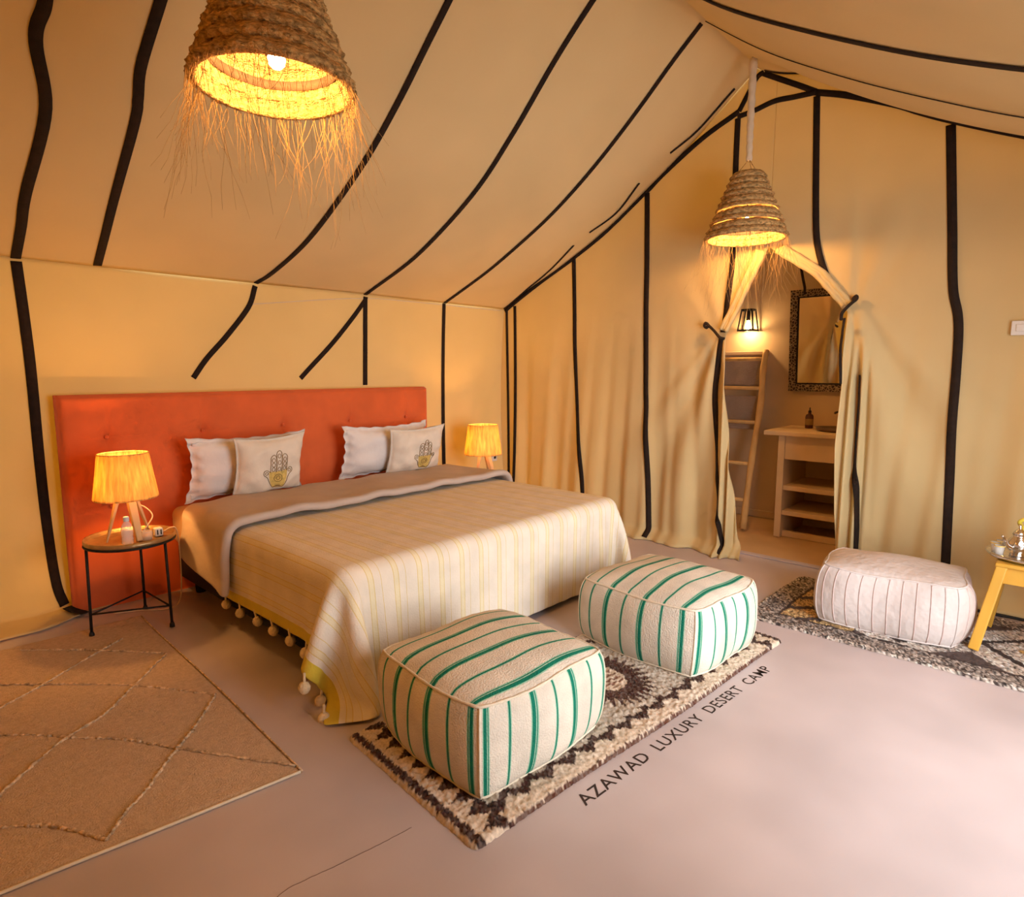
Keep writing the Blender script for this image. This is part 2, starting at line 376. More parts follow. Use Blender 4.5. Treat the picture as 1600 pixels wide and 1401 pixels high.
# gable wall, split along its seams: fixed panels and the two tied-back door curtains
_eLz = np.array([0, .05, .15, .36, .85, 1.35, 1.72, 2.02, 2.34]); _eLy = np.array([1.83, 1.86, 1.90, 1.925, 1.988, 2.03, 2.058, 1.925, 1.775])
_eRz = np.array([0, .22, .48, .93, 1.36, 1.84, 2.1, 2.34]); _eRy = np.array([1.18, 1.19, 1.205, 1.22, 1.21, 1.222, 1.44, 1.775])
def edgeL(z): return np.interp(z, _eLz, _eLy)
def edgeR(z): return np.interp(z, _eRz, _eRy)
def gable_panel(y_out, edge, nu=80, nv=110):
    U, Vv = np.meshgrid(np.linspace(0, 1, nu), np.linspace(0, 1, nv), indexing='ij')
    yo = y_out if callable(y_out) else (lambda z: np.full_like(z, y_out))
    e0 = edge(np.full(1, 9.))[0]; o0 = yo(np.full(1, 9.))[0]; ynom = o0+(e0-o0)*U
    Z = .006+Vv*(roof(np.full_like(ynom, GX), ynom)-.006)
    Y = yo(Z)+(edge(Z)-yo(Z))*U
    return gable(Y, Z), Y, Z
def seamL(z): return np.interp(z, [.02, .2, 1.0, 1.872, 2.3, 2.9], [2.69, 2.70, 2.735, 2.769, 2.775, 2.79])
def seamR(z): return np.interp(z, [.01, .23, .974, 1.677, 1.95, 2.33, 2.91], [.56, .56, .585, .597, .645, .677, .727])
wr = MB(); wr.grid(*gable_panel(BY+.10, seamL, 90))
wall_right = struct(wr.build('wall_right', MAT['canvas'], solid=.004))
wall_right_2 = struct(MB().grid(*gable_panel(-.80, seamR, 70)).build('wall_right_entrance', MAT['canvas'], solid=.004))
# the long side wall behind the camera with the open entrance, and the rear gable
wf = MB(); 
for x0, x1, z0, z1 in ((-1.55, 1.2, 0, 2.12), (3.3, 4.68, 0, 2.12), (1.2, 3.3, 2.04, 2.12)): wf.box((x0, -.80, z0), (x1, -.785, z1))
struct(wf.build('wall_front', MAT['canvas'], smooth=False))
yy = np.linspace(-.78, BY, 60); U, V_ = np.meshgrid(yy, np.linspace(0, 1, 20), indexing='ij')
struct(MB().grid(np.full_like(U, -1.55), U, V_*roof(np.full_like(U, -1.55), U)).build('wall_left', MAT['canvas'], solid=.004))
# bathroom shell
struct(MB().box((6.1, -.4, 0), (6.2, 3.4, 2.7)).build('wall_bathroom_back', MAT['plaster'], smooth=False))
struct(MB().box((4.86, 2.95, 0), (6.1, 3.05, 2.7)).build('wall_bathroom_left', MAT['plaster'], smooth=False))
struct(MB().box((4.86, .15, 0), (6.1, .25, 2.7)).build('wall_bathroom_right', MAT['plaster'], smooth=False))
struct(MB().box((4.86, .25, 2.55), (6.1, 2.95, 2.65)).build('ceiling_bathroom', MAT['canvas'], smooth=False))
struct(MB().box((6.082, 2.05, 0), (6.1, 2.95, .07)).build('baseboard_bathroom', MAT['plaster'], bevel=.004, smooth=False))
struct(MB().box((6.03, 2.26, 1.60), (6.1, 2.95, 1.635)).build('trim_2', MAT['plaster'], bevel=.006, smooth=False))

# ---- black webbing straps sewn on the canvas (each strap a part of the canvas it is sewn on)
def on_roof(xy, n=50):
    p = smooth_line([(x, y, 0) for x, y in xy], n); x, y = p[:, 0], np.minimum(p[:, 1], BY-.002); h = .01
    z = roof(x, y); dx = (roof(x+h, y)-roof(x-h, y))/(2*h); dy = (roof(x, y+h)-roof(x, y-h))/(2*h)
    N = np.stack([dx, dy, -np.ones_like(dx)], -1); N /= np.linalg.norm(N, axis=1)[:, None]
    return np.stack([x, y, z], -1), N
def on_gable(yz, n=60):
    p = smooth_line([(0, y, z) for y, z in yz], n); y, z = p[:, 1], p[:, 2]; h = .006
    x = gable(y, z); dy = (gable(y+h, z)-gable(y-h, z))/(2*h); dz = (gable(y, z+h)-gable(y, z-h))/(2*h)
    N = np.stack([-np.ones_like(dy), dy, dz], -1); N /= np.linalg.norm(N, axis=1)[:, None]
    return np.stack([x, y, z], -1), N
def on_back(xz, n=50):
    p = smooth_line([(x, 0, z) for x, z in xz], n); x, z = p[:, 0], p[:, 2]; h = .006
    y = back(x, z); dx = (back(x+h, z)-back(x-h, z))/(2*h); dz = (back(x, z+h)-back(x, z-h))/(2*h)
    N = np.stack([dx, -np.ones_like(dx), dz], -1); N /= np.linalg.norm(N, axis=1)[:, None]
    return np.stack([x, y, z], -1), N
def strap(PN, wd, parent, name='webbing_strap'): return MB().ribbon(*PN, wd, t=.004, off=.006).build(name, MAT['strap'], parent)
strap(on_roof([(.62,2.75),(.634,2.921),(.622,3.055),(.69,3.330),(.684,3.820),(.70,4.10),(.716,4.41)]), .046, ceiling)
strap(on_roof([(.99,2.65),(.981,2.783),(.972,3.018),(.995,3.16),(1.01,3.275),(1.041,3.806),(1.10,4.395)]), .044, ceiling)
strap(on_roof([(2.135,1.95),(2.139,2.398),(2.141,2.598),(2.151,2.830),(2.163,3.226),(2.165,3.846),(2.12,4.25),(2.07,4.41)]), .037, ceiling)
strap(on_roof([(2.94,1.95),(2.934,2.130),(2.940,2.411),(2.984,2.763),(3.030,3.161),(3.045,3.821),(2.985,4.41)]), .037, ceiling)
strap(on_roof([(3.815,1.94),(3.820,2.134),(3.840,2.376),(3.850,2.716),(3.853,3.162),(3.850,3.826),(3.845,4.41)]), .036, ceiling)
strap(on_roof([(3.12,1.90),(3.137,1.548),(3.094,.950),(3.091,.580),(3.088,.270),(3.08,-.4),(3.08,-.77)]), .040, ceiling)
strap(on_roof([(3.81,1.90),(3.75,1.5),(3.693,1.123),(3.665,.674),(3.70,.311),(3.7,-.4),(3.7,-.77)]), .010, ceiling)
strap(on_roof([(2.1,1.88),(2.1,1.2),(2.1,.2),(2.1,-.77)]), .04, ceiling)
for q in ([(4.60,2.06),(4.585,2.326),(4.50,2.51)], [(4.47,2.76),(4.55,3.02),(4.47,3.24)], [(4.46,3.40),(4.56,3.739),(4.615,4.09),(4.63,4.40)], [(4.60,1.84),(4.62,1.6),(4.57,1.30)]):
    strap(on_roof(q), .022, ceiling)
def gtop(y, d=.012): return float(roof(GX-.02, y))-d
edge_pts = [(4.40, gtop(4.40, .03)), (4.27, 2.12), (3.9, 2.34), (3.60, 2.49), (3.52, 2.51), (3.2, 2.71), (2.84, 2.89), (2.77, 2.93), (2.63, 3.03), (2.31, 3.22), (2.04, 3.335)]
strap(on_gable([(y, min(z, gtop(y))) for y, z in edge_pts], 90), .040, wall_right, 'edge_binding')
strap(on_gable([(2.04, 3.335), (1.99, 3.42), (1.92, 3.53), (1.87, 3.555)], 24), .036, wall_right, 'edge_binding')
strap(on_gable([(1.87, 3.545), (1.75, 3.47), (1.62, 3.39), (1.51, 3.32)], 24), .036, wall_right_2, 'edge_binding')
strap(on_gable([(1.51, 3.315), (1.3, 3.235), (1.03, gtop(1.03)), (.88, gtop(.88)), (.727, gtop(.727)), (.38, gtop(.38)), (0, gtop(0)), (-.6, gtop(-.6))], 60), .040, wall_right_2, 'edge_binding')
strap(on_gable([(2.05, 3.30), (1.93, 3.31), (1.787, 3.335), (1.65, 3.325), (1.51, 3.315)], 40), .036, wall_right, 'cross_strap')
strap(on_gable([(3.544, 2.49), (3.525, 2.0), (3.508, 1.56), (3.45, .95), (3.40, .40), (3.38, .05)]), .040, wall_right)
strap(on_gable([(2.79, 2.90), (2.775, 2.3), (2.769, 1.872), (2.735, 1.0), (2.70, .2), (2.69, .02)]), .046, wall_right)
strap(on_gable([(4.262, 2.09), (4.258, 1.4), (4.262, .6), (4.27, .03)]), .034, wall_right)
strap(on_gable([(4.375, 2.06), (4.372, 1.4), (4.375, .6), (4.38, .03)]), .030, wall_right)
strap(on_gable([(.727, 2.91), (.677, 2.33), (.645, 1.95), (.597, 1.677), (.585, .974), (.56, .23), (.56, .01)]), .050, wall_right_2)
strap(on_back([(.716, 2.05), (.733, 1.7), (.743, 1.37), (.747, .62), (.76, .2), (.79, .04)]), .052, wall_back)
MB().ribbon(smooth_line([(.79, 4.36, .040), (.81, 4.31, .030), (.85, 4.22, .024)], 12), np.tile((0, 0, 1.), (12, 1)), .05, t=.004, off=.004).build('webbing_strap', MAT['strap'], wall_back)
strap(on_back([(3.85, 2.065), (3.851, 1.5), (3.853, .56), (3.853, .05)]), .038, wall_back)
strap(on_back([(2.985, 2.05), (2.982, 1.99), (2.987, 1.6), (2.99, 1.33)]), .040, wall_back)
strap(on_back([(2.985, 2.03), (2.86, 1.87), (2.66, 1.64), (2.41, 1.39)]), .036, wall_back)
strap(on_back([(2.07, 2.05), (2.02, 1.90), (1.87, 1.70), (1.72, 1.53), (1.625, 1.40)]), .036, wall_back)
MB().ribbon(*on_back([(4.6, 2.052), (3.5, 2.05), (2.9, 2.03), (2.03, 1.92)], 60), .006, t=.002, off=.004).build('eave_seam', MAT['wrap'], wall_back)

# ---- door curtains
def curtain(y_out, edge, label, strap_pts, tie_pts, knot, edge_strap):
    g = gable_panel(y_out, edge, 150, 150)
    root = thing('door_curtain', (GX, float(y_out(np.array([.5]))[0]+edge(np.array([.5]))[0])/2, 0), label, 'curtain', 'tied-back canvas curtains of the doorway')
    MB().grid(*g).build('cloth', MAT['canvas'], root, solid=.004)
    for q in strap_pts: strap(on_gable(q, 80), .042, root)
    for q in edge_strap: strap(on_gable(q, 60), .018, root, 'edge_binding')
    # cloth edge gathered into a soft roll between the apex of the doorway and the tie
    zz = np.linspace(2.30, tie_pts[1][2]-.01, 30); sg = 1 if y_out is seamL else -1
    dd = np.abs(np.gradient(edge(zz), zz)); of = .026/np.sqrt(1+1/(dd*dd+1e-6))+.010
    pt = np.stack([gable(edge(zz)+sg*of, zz)-.016, edge(zz)+sg*of*1.0, zz+.012], -1)
    rl = MB()
    for q_, dr in ((0, 0), (.022, .4), (-.02, .8)):
        rl.tube(smooth_line(pt+np.array([-.010*dr, sg*q_, .35*q_]), 40), np.linspace(.022, .017, 40)*(1+.08*np.sin(np.arange(40)*.9+dr*5)), 10)
    rl.build('gathered_edge', MAT['canvas'], root)
    t = MB().tube(smooth_line(tie_pts, 24), .011, 8).build('tie_cord', MAT['rope'], root)
    MB().tube(smooth_line(knot, 12, True), .012, 8, True).build('knot', MAT['rope'], t)
    return root
xg = lambda y, z, d=.03: (float(gable(y, z))-d, y, z)
curtain(seamL, edgeL, 'cream canvas curtain tied back on the ladder side of the bathroom doorway',
        [[(2.046, 3.29), (2.044, 2.93), (2.032, 2.375), (2.045, 2.115), (2.082, 1.74)], [(2.09, 1.70), (2.14, 1.3), (2.12, 1.0), (2.06, .55), (2.02, .2), (2.0, .02)]],
        [xg(2.19, 1.80, .05), xg(2.13, 1.75, .06), xg(2.07, 1.70, .08), xg(2.045, 1.69, .05)],
        [xg(2.19, 1.80, .05), xg(2.21, 1.815, .055), xg(2.22, 1.795, .05), xg(2.20, 1.78, .05)], [])
curtain(seamR, edgeR, 'cream canvas curtain tied back on the pouf side of the bathroom doorway',
        [[(1.50, 3.29), (1.488, 3.0), (1.466, 2.54), (1.44, 2.30), (1.373, 2.096), (1.30, 1.98), (1.215, 1.89)], [(1.11, 1.42), (1.108, 1.2), (1.11, .92), (1.085, .5), (1.075, .2), (1.075, .02)]],
        [xg(1.18, 1.91, .04), xg(1.20, 1.88, .07), xg(1.232, 1.83, .09), xg(1.245, 1.79, .05)],
        [xg(1.18, 1.91, .04), xg(1.165, 1.925, .045), xg(1.17, 1.94, .04), xg(1.185, 1.925, .04)],
        [[(1.235, 1.80), (1.228, 1.6), (1.218, 1.36)]])

# ================================================================== BED
BX0, BX1, BY0, BY1 = 1.37, 3.52, 2.27, 4.305
hb = thing('headboard', (2.19, 4.36, 0), 'wide orange-red tufted headboard panel standing against the canvas wall', 'headboard')
tuft = [(x, z) for z in (1.05, .62) for x in (1.06, 1.62, 2.19, 2.76, 3.32)]
nx, nz = 180, 96
U, V_ = np.meshgrid(np.linspace(.82, 3.56, nx), np.linspace(.0, 1.307, nz), indexing='ij')
bul = .020*np.ones_like(U)
for tx, tz in tuft:
    d = np.hypot(U-tx, V_-tz); bul -= .026*np.exp(-(d/.045)**2) + .008*np.exp(-((U-tx)/.012)**2)*np.exp(-(np.abs(V_-tz)/.22)**2) + .006*np.exp(-((V_-tz)/.012)**2)*np.exp(-((U-tx)/.2)**2)
ed = np.minimum.reduce([U-.82, 3.56-U, 1.307-V_, V_+.03]); rnd = np.sqrt(np.clip(1-(1-np.clip(ed/.035, 0, 1))**2, 0, 1))
cr = np.hypot(np.clip(.05-(3.56-U), 0, 1), np.clip(.05-(1.307-V_), 0, 1))
Yf = 4.335-(bul)*rnd+.045*(1-rnd)
m = MB().grid(U, Yf, V_); m.grid(U, np.full_like(U, 4.385), V_, True)
bnd = [(i, 0) for i in range(nx)]+[(nx-1, j) for j in range(1, nz)]+[(i, nz-1) for i in range(nx-2, -1, -1)]+[(0, j) for j in range(nz-2, 0, -1)]
idx = [i*nz+j for i, j in bnd]; off = nx*nz
for k in range(len(idx)):
    a_, b_ = idx[k], idx[(k+1) % len(idx)]; m.f.append((b_, a_, a_+off, b_+off))
m.build('padding', MAT['orange'], hb)
for tx, tz in tuft:
    MB().lathe([(0, .008), (.007, .007), (.011, .003), (.012, 0)], (0, 0, 0), 12).build('button', MAT['orange'], hb)
    o = [c for c in hb.children if c.name.startswith('button')][-1]; o.rotation_euler = (math.pi/2, 0, 0)
    for v in o.data.vertices: v.co += Vector((2.19, 4.36, 0))
    o.location = (tx-2.19, 4.337-4.36, tz)

def rounded_box(lo, hi, r, seg=4):
    bm = bmesh.new(); bmesh.ops.create_cube(bm, size=1)
    for v in bm.verts: v.co = Vector([lo[i]+(v.co[i]+.5)*(hi[i]-lo[i]) for i in range(3)])
    bmesh.ops.bevel(bm, geom=bm.edges[:], offset=r, segments=seg, affect='EDGES', profile=.5)
    mb = MB(); bm.verts.ensure_lookup_table(); mb.add([v.co[:] for v in bm.verts], [[v.index for v in f.verts] for f in bm.faces]); bm.free(); return mb
bed = thing('bed', ((BX0+BX1)/2, (BY0+BY1)/2, 0), 'king size bed with a low black base and tan fitted sheet', 'bed')
rounded_box((BX0+.03, BY0+.03, .10), (BX1-.03, BY1-.01, .33), .02).build('base', MAT['basewood'], bed)
rounded_box((BX0, BY0, .33), (BX1, BY1, .575), .055, 5).build('mattress', MAT['fitted'], bed)
for x in (BX0+.12, BX1-.12):
    for y in (BY0+.12, BY1-.12): MB().lathe([(.03, 0), (.04, .10)], (x, y, 0), 12, True).build('leg', MAT['basewood'], bed)

# bedspread: a cloth let fall over the mattress (position-based cloth, solved here)
def drape(s0, s1, t0, t1, d, box, rad, pin_y, steps, zstart, floor_z=.014, seed=3):
    S = np.arange(s0, s1+1e-6, d); T = np.arange(t0, t1+1e-6, d); ns, nt_ = len(S), len(T)
    P = np.zeros((ns, nt_, 3)); P[..., 0] = S[:, None]; P[..., 1] = T[None, :]; P[..., 2] = zstart
    r = np.random.default_rng(seed); P[..., 2] += r.normal(0, .002, (ns, nt_)); Pv = P.copy()
    lo, hi = np.array(box[0])+rad, np.array(box[1])-rad
    pin = P[..., 1] > pin_y
    def con(A, B, L, k):
        dlt = B-A; l = np.linalg.norm(dlt, axis=-1, keepdims=True)+1e-9; c = dlt*(.5*k*(l-L)/l); A += c; B -= c
    for it in range(steps):
        vel = (P-Pv)*.965; Pv = P.copy(); P = P+vel; P[..., 2] -= .00055
        for k in range(9):
            for o in (0, 1):
                con(P[o:-1:2][:len(P[o+1::2])], P[o+1::2], d, 1); con(P[:, o:-1:2][:, :P[:, o+1::2].shape[1]], P[:, o+1::2], d, 1)
            for o in (0, 1):
                A, B = P[o:-1:2, :-1], P[o+1::2, 1:]; con(A[:len(B)], B, d*1.41421, .6)
                A, B = P[o:-1:2, 1:], P[o+1::2, :-1]; con(A[:len(B)], B, d*1.41421, .6)
            for o in range(4):
                A, B = P[o:-2:4], P[o+2::4]; n_ = min(len(A), len(B)); con(A[:n_], B[:n_], 2*d, .10)
                A, B = P[:, o:-2:4], P[:, o+2::4]; n_ = min(A.shape[1], B.shape[1]); con(A[:, :n_], B[:, :n_], 2*d, .10)
            q = np.clip(P, lo, hi); dv = P-q; l = np.linalg.norm(dv, axis=-1, keepdims=True); ins = (l[..., 0] < rad)
            P = np.where(ins[..., None], q+dv/(l+1e-9)*rad, P)
            P[..., 1] = np.maximum(P[..., 1], 1.6+.45*min(1, it/160))
            low = P[..., 2] < floor_z; P[..., 2] = np.maximum(P[..., 2], floor_z)
            P[pin] = Pv[pin] if it > 60 else P[pin]
        hit = ins | low; Pv[hit] = P[hit]-(P-Pv)[hit]*.35
    return S, T, P
S_, T_, P_ = drape(BX0-.365, BX1+.56, BY0-.50, 3.62, .0305, ((BX0-.012, BY0-.012, .08), (BX1+.012, BY1+.5, .592)), .07, 3.3, 330, .66)
ns, nt_ = len(S_), len(T_)
UVs = np.stack([np.repeat(S_, nt_), np.tile(T_, ns)], -1)
sp = thing('bedspread', (2.44, 2.9, .6), 'cream bedspread with fine yellow stripes and tasselled hem draped over the bed foot', 'bedspread')
MB().grid(P_[..., 0], P_[..., 1], P_[..., 2]).build('cloth', MAT['bedspread'], sp, sub=1, solid=.008, uv=UVs)
# woollen tassels along the two side hems
tas = MB().tube([(0, 0, .012), (0, 0, -.012), (0, 0, -.02)], [.004, .004, .006], 6)
tas.lathe([(.004, -.014), (.013, -.018), (.018, -.028), (.017, -.038), (.012, -.046), (.006, -.05), (0, -.051)], (0, 0, 0), 10, wob=lambda a, z: 1+.18*math.sin(5*a))
tas_o = None
for j in range(2, nt_, 6):
    for side in (0, -1):
        p = P_[side, j]
        if p[2] < .045: p = p+np.array([0, 0, .04])
        if tas_o is None:
            tas_o = MB(); tas_o.v = tas.v; tas_o.f = tas.f; tas_o.n = tas.n
            for vv in tas_o.v: vv += np.array(sp.location)
            tas_o = tas_o.build('tassel', MAT['tassel'], sp); o = tas_o
        else: o = tas_o.copy(); COL.objects.link(o); o.parent = sp
        o.scale = (1.45, 1.45, 1.45); o.location = Vector(p)-sp.location; o.rotation_euler = (rng.normal(0, .15), rng.normal(0, .15), rng.uniform(0, 6))

# turned-back taupe duvet lying across the bed
def band():
    """path across the bed (x, z): down the left side, over the top, down the right side"""
    r = .07; x0, x1, zt = BX0-.03, BX1+.03, .628; P = []
    for z in np.linspace(.275, zt-r, 12): P.append((x0-.035*(1-(z-.275)/(zt-r-.275))**1.3, z))
    for a_ in np.linspace(0, math.pi/2, 9)[1:]: P.append((x0+r-r*math.cos(a_), zt-r+r*math.sin(a_)))
    for x in np.linspace(x0+r, x1-r, 60)[1:]: P.append((x, zt))
    for a_ in np.linspace(0, math.pi/2, 9)[1:]: P.append((x1-r+r*math.sin(a_), zt-r+r*math.cos(a_)))
    for z in np.linspace(zt-r, .30, 12)[1:]: P.append((x1+.03*(1-(z-.30)/(zt-r-.30)), z))
    return np.array(P)
B = band(); nrm = np.gradient(B, axis=0); nrm = np.stack([-nrm[:, 1], nrm[:, 0]], -1); nrm /= np.linalg.norm(nrm, axis=1)[:, None]
L = np.concatenate([[0], np.cumsum(np.linalg.norm(np.diff(B, axis=0), axis=1))]); Lt = L[-1]
# cross-section from the pillow side to the rolled front fold and back underneath
sec = [(0, .0), (.10, .008), (.25, .012), (.40, .012), (.55, .014), (.64, .020), (.685, .026), (.705, .020), (.712, .006), (.705, -.010), (.68, -.016), (.60, -.014), (.45, -.012)]
X = np.zeros((len(B), len(sec))); Y = X.copy(); Z = X.copy()
for i in range(len(B)):
    fl_ = sstep(.55, 0, L[i]); wv = .012*math.sin(4.2*L[i])+.008*math.sin(9*L[i]+1)
    y_back = 4.00-.03*fl_; y_front_shift = .05*sstep(0, 1.2, L[i])-.02
    for j, (dy, dn) in enumerate(sec):
        n_ = nrm[i]; wr_ = .006*math.sin(11*L[i]+9*dy)+.004*math.sin(23*L[i]-14*dy)
        q = B[i]+n_*(dn+wr_+.010)
        X[i, j] = q[0]; Z[i, j] = q[1]; Y[i, j] = y_back-dy*(1.0-.05*fl_)+wv*dy/.7+y_front_shift
for j, (dy, dn) in enumerate(sec):      # slanting hem on the left side: lower at the front
    k = (dy/.7); sl = sstep(.30, 0, L); Z[:, j] += sl*(.06*(1-k)-.03*k)
MB().grid(X, Y, Z).build('duvet', MAT['taupe'], base=(2.44, 3.7, .6), sub=1, solid=.012)
tag(bpy.data.objects['duvet'], 'taupe grey duvet turned back in a band below the pillows', 'duvet')
# under-sheet corner showing below the bedspread at the foot
X, Y = np.meshgrid(np.linspace(0, 1, 24), np.linspace(0, 1, 16), indexing='ij')
xx = 1.40+.34*X; zz = .20-.190*Y; ff = .022*np.sin(13*X+1)*Y+.018*np.sin(31*X)*Y
MB().grid(xx-.03*Y*(1-X), 2.262+.02*(1-Y)-.01*Y+.5*ff, zz).build('under_sheet', MAT['sheet'], base=(1.5, 2.2, 0), solid=.004)
tag(bpy.data.objects['under_sheet'], 'white sheet corner hanging to the floor under the bedspread at the bed foot', 'sheet')

# ================================================================== PILLOWS
def pillow_surface(w_, h_, T, flange, seed):
    r = np.random.default_rng(seed); ph = r.uniform(0, 6, 6)
    def f(u, v):
        u = np.asarray(u, float); v = np.asarray(v, float)
        ui = np.clip(np.abs(u)/(1-flange), 0, 1); vi = np.clip(np.abs(v)/(1-flange*w_/h_), 0, 1)
        th = T/2*((1-ui**3.2)*(1-vi**3.2))**.55
        X = w_/2*u*(1-.11*(1-v*v)*np.abs(u)**2); Z = h_/2*v*(1-.13*(1-u*u)*np.abs(v)**2)
        wr = .004*np.sin(9*u+ph[0]+3*v)+.004*np.sin(8*v+ph[1]-4*u)+.003*np.sin(17*u*v+ph[2])
        fl_ = (.011*np.sin(21*u+ph[3])*(np.abs(v) > .8)+.011*np.sin(17*v+ph[4])*(np.abs(u) > .85)) if flange else 0
        return X, Z, th, wr*np.clip(th/.03, 0, 1), fl_
    return f
def make_pillow(name, label, group, c, w_, h_, T, lean, roll=0, yaw=0, flange=0, mat='sheet', seed=1):
    f = pillow_surface(w_, h_, T, flange, seed); n, m_ = 46, 36
    U, V_ = np.meshgrid(np.linspace(-1, 1, n), np.linspace(-1, 1, m_), indexing='ij')
    X, Z, th, wr, fl_ = f(U, V_)
    M = Matrix.Translation(Vector(c)) @ Matrix.Rotation(yaw, 4, 'Z') @ Matrix.Rotation(-lean, 4, 'X') @ Matrix.Rotation(roll, 4, 'Y') @ Matrix.Translation((0, 0, h_/2))
    Mn = np.array(M)
    def tw(x, y, z):
        q = np.stack([x, y, z, np.ones_like(x)], -1) @ Mn.T; return q[..., 0], q[..., 1], q[..., 2]
    root = thing(name, c, label, 'pillow' if 'pillow' in name else 'cushion', group)
    mb = MB(); mb.grid(*tw(X, -th-wr+fl_-.002, Z)); mb.grid(*tw(X, th*.8+wr+fl_+.002, Z), True)
    k = n*m_; bnd = [(i, 0) for i in range(n)]+[(n-1, j) for j in range(1, m_)]+[(i, m_-1) for i in range(n-2, -1, -1)]+[(0, j) for j in range(m_-2, 0, -1)]
    ix = [i*m_+j for i, j in bnd]
    for q in range(len(ix)): a_, b_ = ix[q], ix[(q+1) % len(ix)]; mb.f.append((b_, a_, a_+k, b_+k))
    mb.build('cover', MAT[mat], root)
    if flange:      # stitched seam between filling and flange
        t = np.linspace(-1, 1, 30); a_, b_ = 1-flange, 1-flange*w_/h_
        uu = np.concatenate([t*a_, np.full(30, a_), -t*a_, np.full(30, -a_)]); vv = np.concatenate([np.full(30, -b_), t*b_, np.full(30, b_), -t*b_])
        X, Z, th, wr, fl_ = f(uu, vv); q = np.stack(tw(X, -.006+fl_, Z), -1); MB().tube(q, .0028, 5, True).build('seam', MAT['flange'], root)
    return root, f, tw
G1 = 'white sleeping pillows against the headboard'; G2 = 'linen cushions with a hand emblem'
make_pillow('pillow', 'white flanged pillow standing behind the cushion nearer the bedside lamp with the bottle', G1, (1.83, 4.19, .60), .82, .44, .17, -.20, 0, 0, .07, 'sheet', 1)
make_pillow('pillow', 'white flanged pillow behind the cushion at the far end of the headboard', G1, (2.95, 4.19, .60), .83, .44, .17, -.20, 0, 0, .07, 'sheet', 2)
pA = make_pillow('cushion', 'linen cushion with gold hand emblem, nearer the lamp with the bottle', G2, (1.905, 4.045, .615), .50, .43, .15, -.26, -.03, .05, 0, 'cushion', 3)
pB = make_pillow('cushion', 'linen cushion with gold hand emblem, at the far end of the headboard', G2, (3.135, 4.03, .615), .52, .41, .15, -.30, -.03, -.08, 0, 'cushion', 4)
def hamsa(root, f, tw, cu_, cv, W, H, w_, h_):
    """hand emblem: outlines, scrolls and gold palm printed on the cushion front"""
    def P(a, b):
        a = np.asarray(a, float); b = np.asarray(b, float)
        u = cu_+a*2*W/w_; v = cv+(b-.5)*2*H/h_
        X, Z, th, wr, fl_ = f(u, v); return np.stack(tw(X, -th-wr-.0035, Z), -1)
    g = MB()        # gold palm
    A_, B_ = np.meshgrid(np.linspace(-1, 1, 22), np.linspace(0, 1, 16), indexing='ij')
    wdt = .30+.34*np.sin(np.clip(B_*1.5, 0, 1.57)); q = P(A_*wdt, .02+B_*.46); g.grid(q[..., 0], q[..., 1], q[..., 2])
    em = g.build('gold_palm', MAT['gold'], root); em['label'] = 'gold hand emblem'
    o = MB(); r_ = .0022
    def line(a, b, rr=r_, closed=False):
        q = P(np.array(a), np.array(b)); q = q+(np.array(tw(np.zeros(1), -np.ones(1)*.001, np.zeros(1))).T-np.array(tw(np.zeros(1), np.zeros(1), np.zeros(1))).T)
        o.tube(smooth_line(q, max(16, 3*len(q)), closed), rr, 5, closed)
    for x0, x1, tp in ((-.56, -.20, .90), (-.18, .18, 1.0), (.20, .56, .90)):
        c_, hw = (x0+x1)/2, (x1-x0)/2
        an = np.linspace(math.pi, 0, 9); line(np.concatenate([[x0, x0], c_+hw*np.cos(an), [x1, x1]]), np.concatenate([[.47, .65], tp-.10+.10*np.sin(an), [.65, .47]]))
        for k in range(3):
            cb = .54+k*(tp-.66)/2*.95; an = np.linspace(0, 2*math.pi, 11)[:-1]; line(c_+hw*.55*np.cos(an), cb+.05*np.sin(an), r_*.9, True)
    for s in (-1, 1):
        line(np.array([.56, .78, .98, 1.02, .92, .80, .66, .55, .42, .30])*s, [.47, .53, .51, .44, .40, .37, .30, .20, .10, .03])
        an = np.linspace(0, 2*math.pi, 9)[:-1]; line((.80+.10*np.cos(an))*s, .455+.035*np.sin(an), r_*.9, True)
    an = np.linspace(0, 2*math.pi, 15)[:-1]; line(.26*np.cos(an), .30+.10*np.sin(an), r_, True); line(.12*np.cos(an), .30+.05*np.sin(an), r_, True)
    for k, rr in enumerate((.30, .22, .13)): line(np.linspace(-rr, rr, 9), .035+.02*k+.02*np.cos(np.linspace(-1.5, 1.5, 9)), r_*1.1)
    o.build('emblem_outline', MAT['brown'], root)
hamsa(*pA, .12, -.08, .105, .285, .50, .43)
hamsa(*pB, .20, -.10, .100, .27, .52, .41)

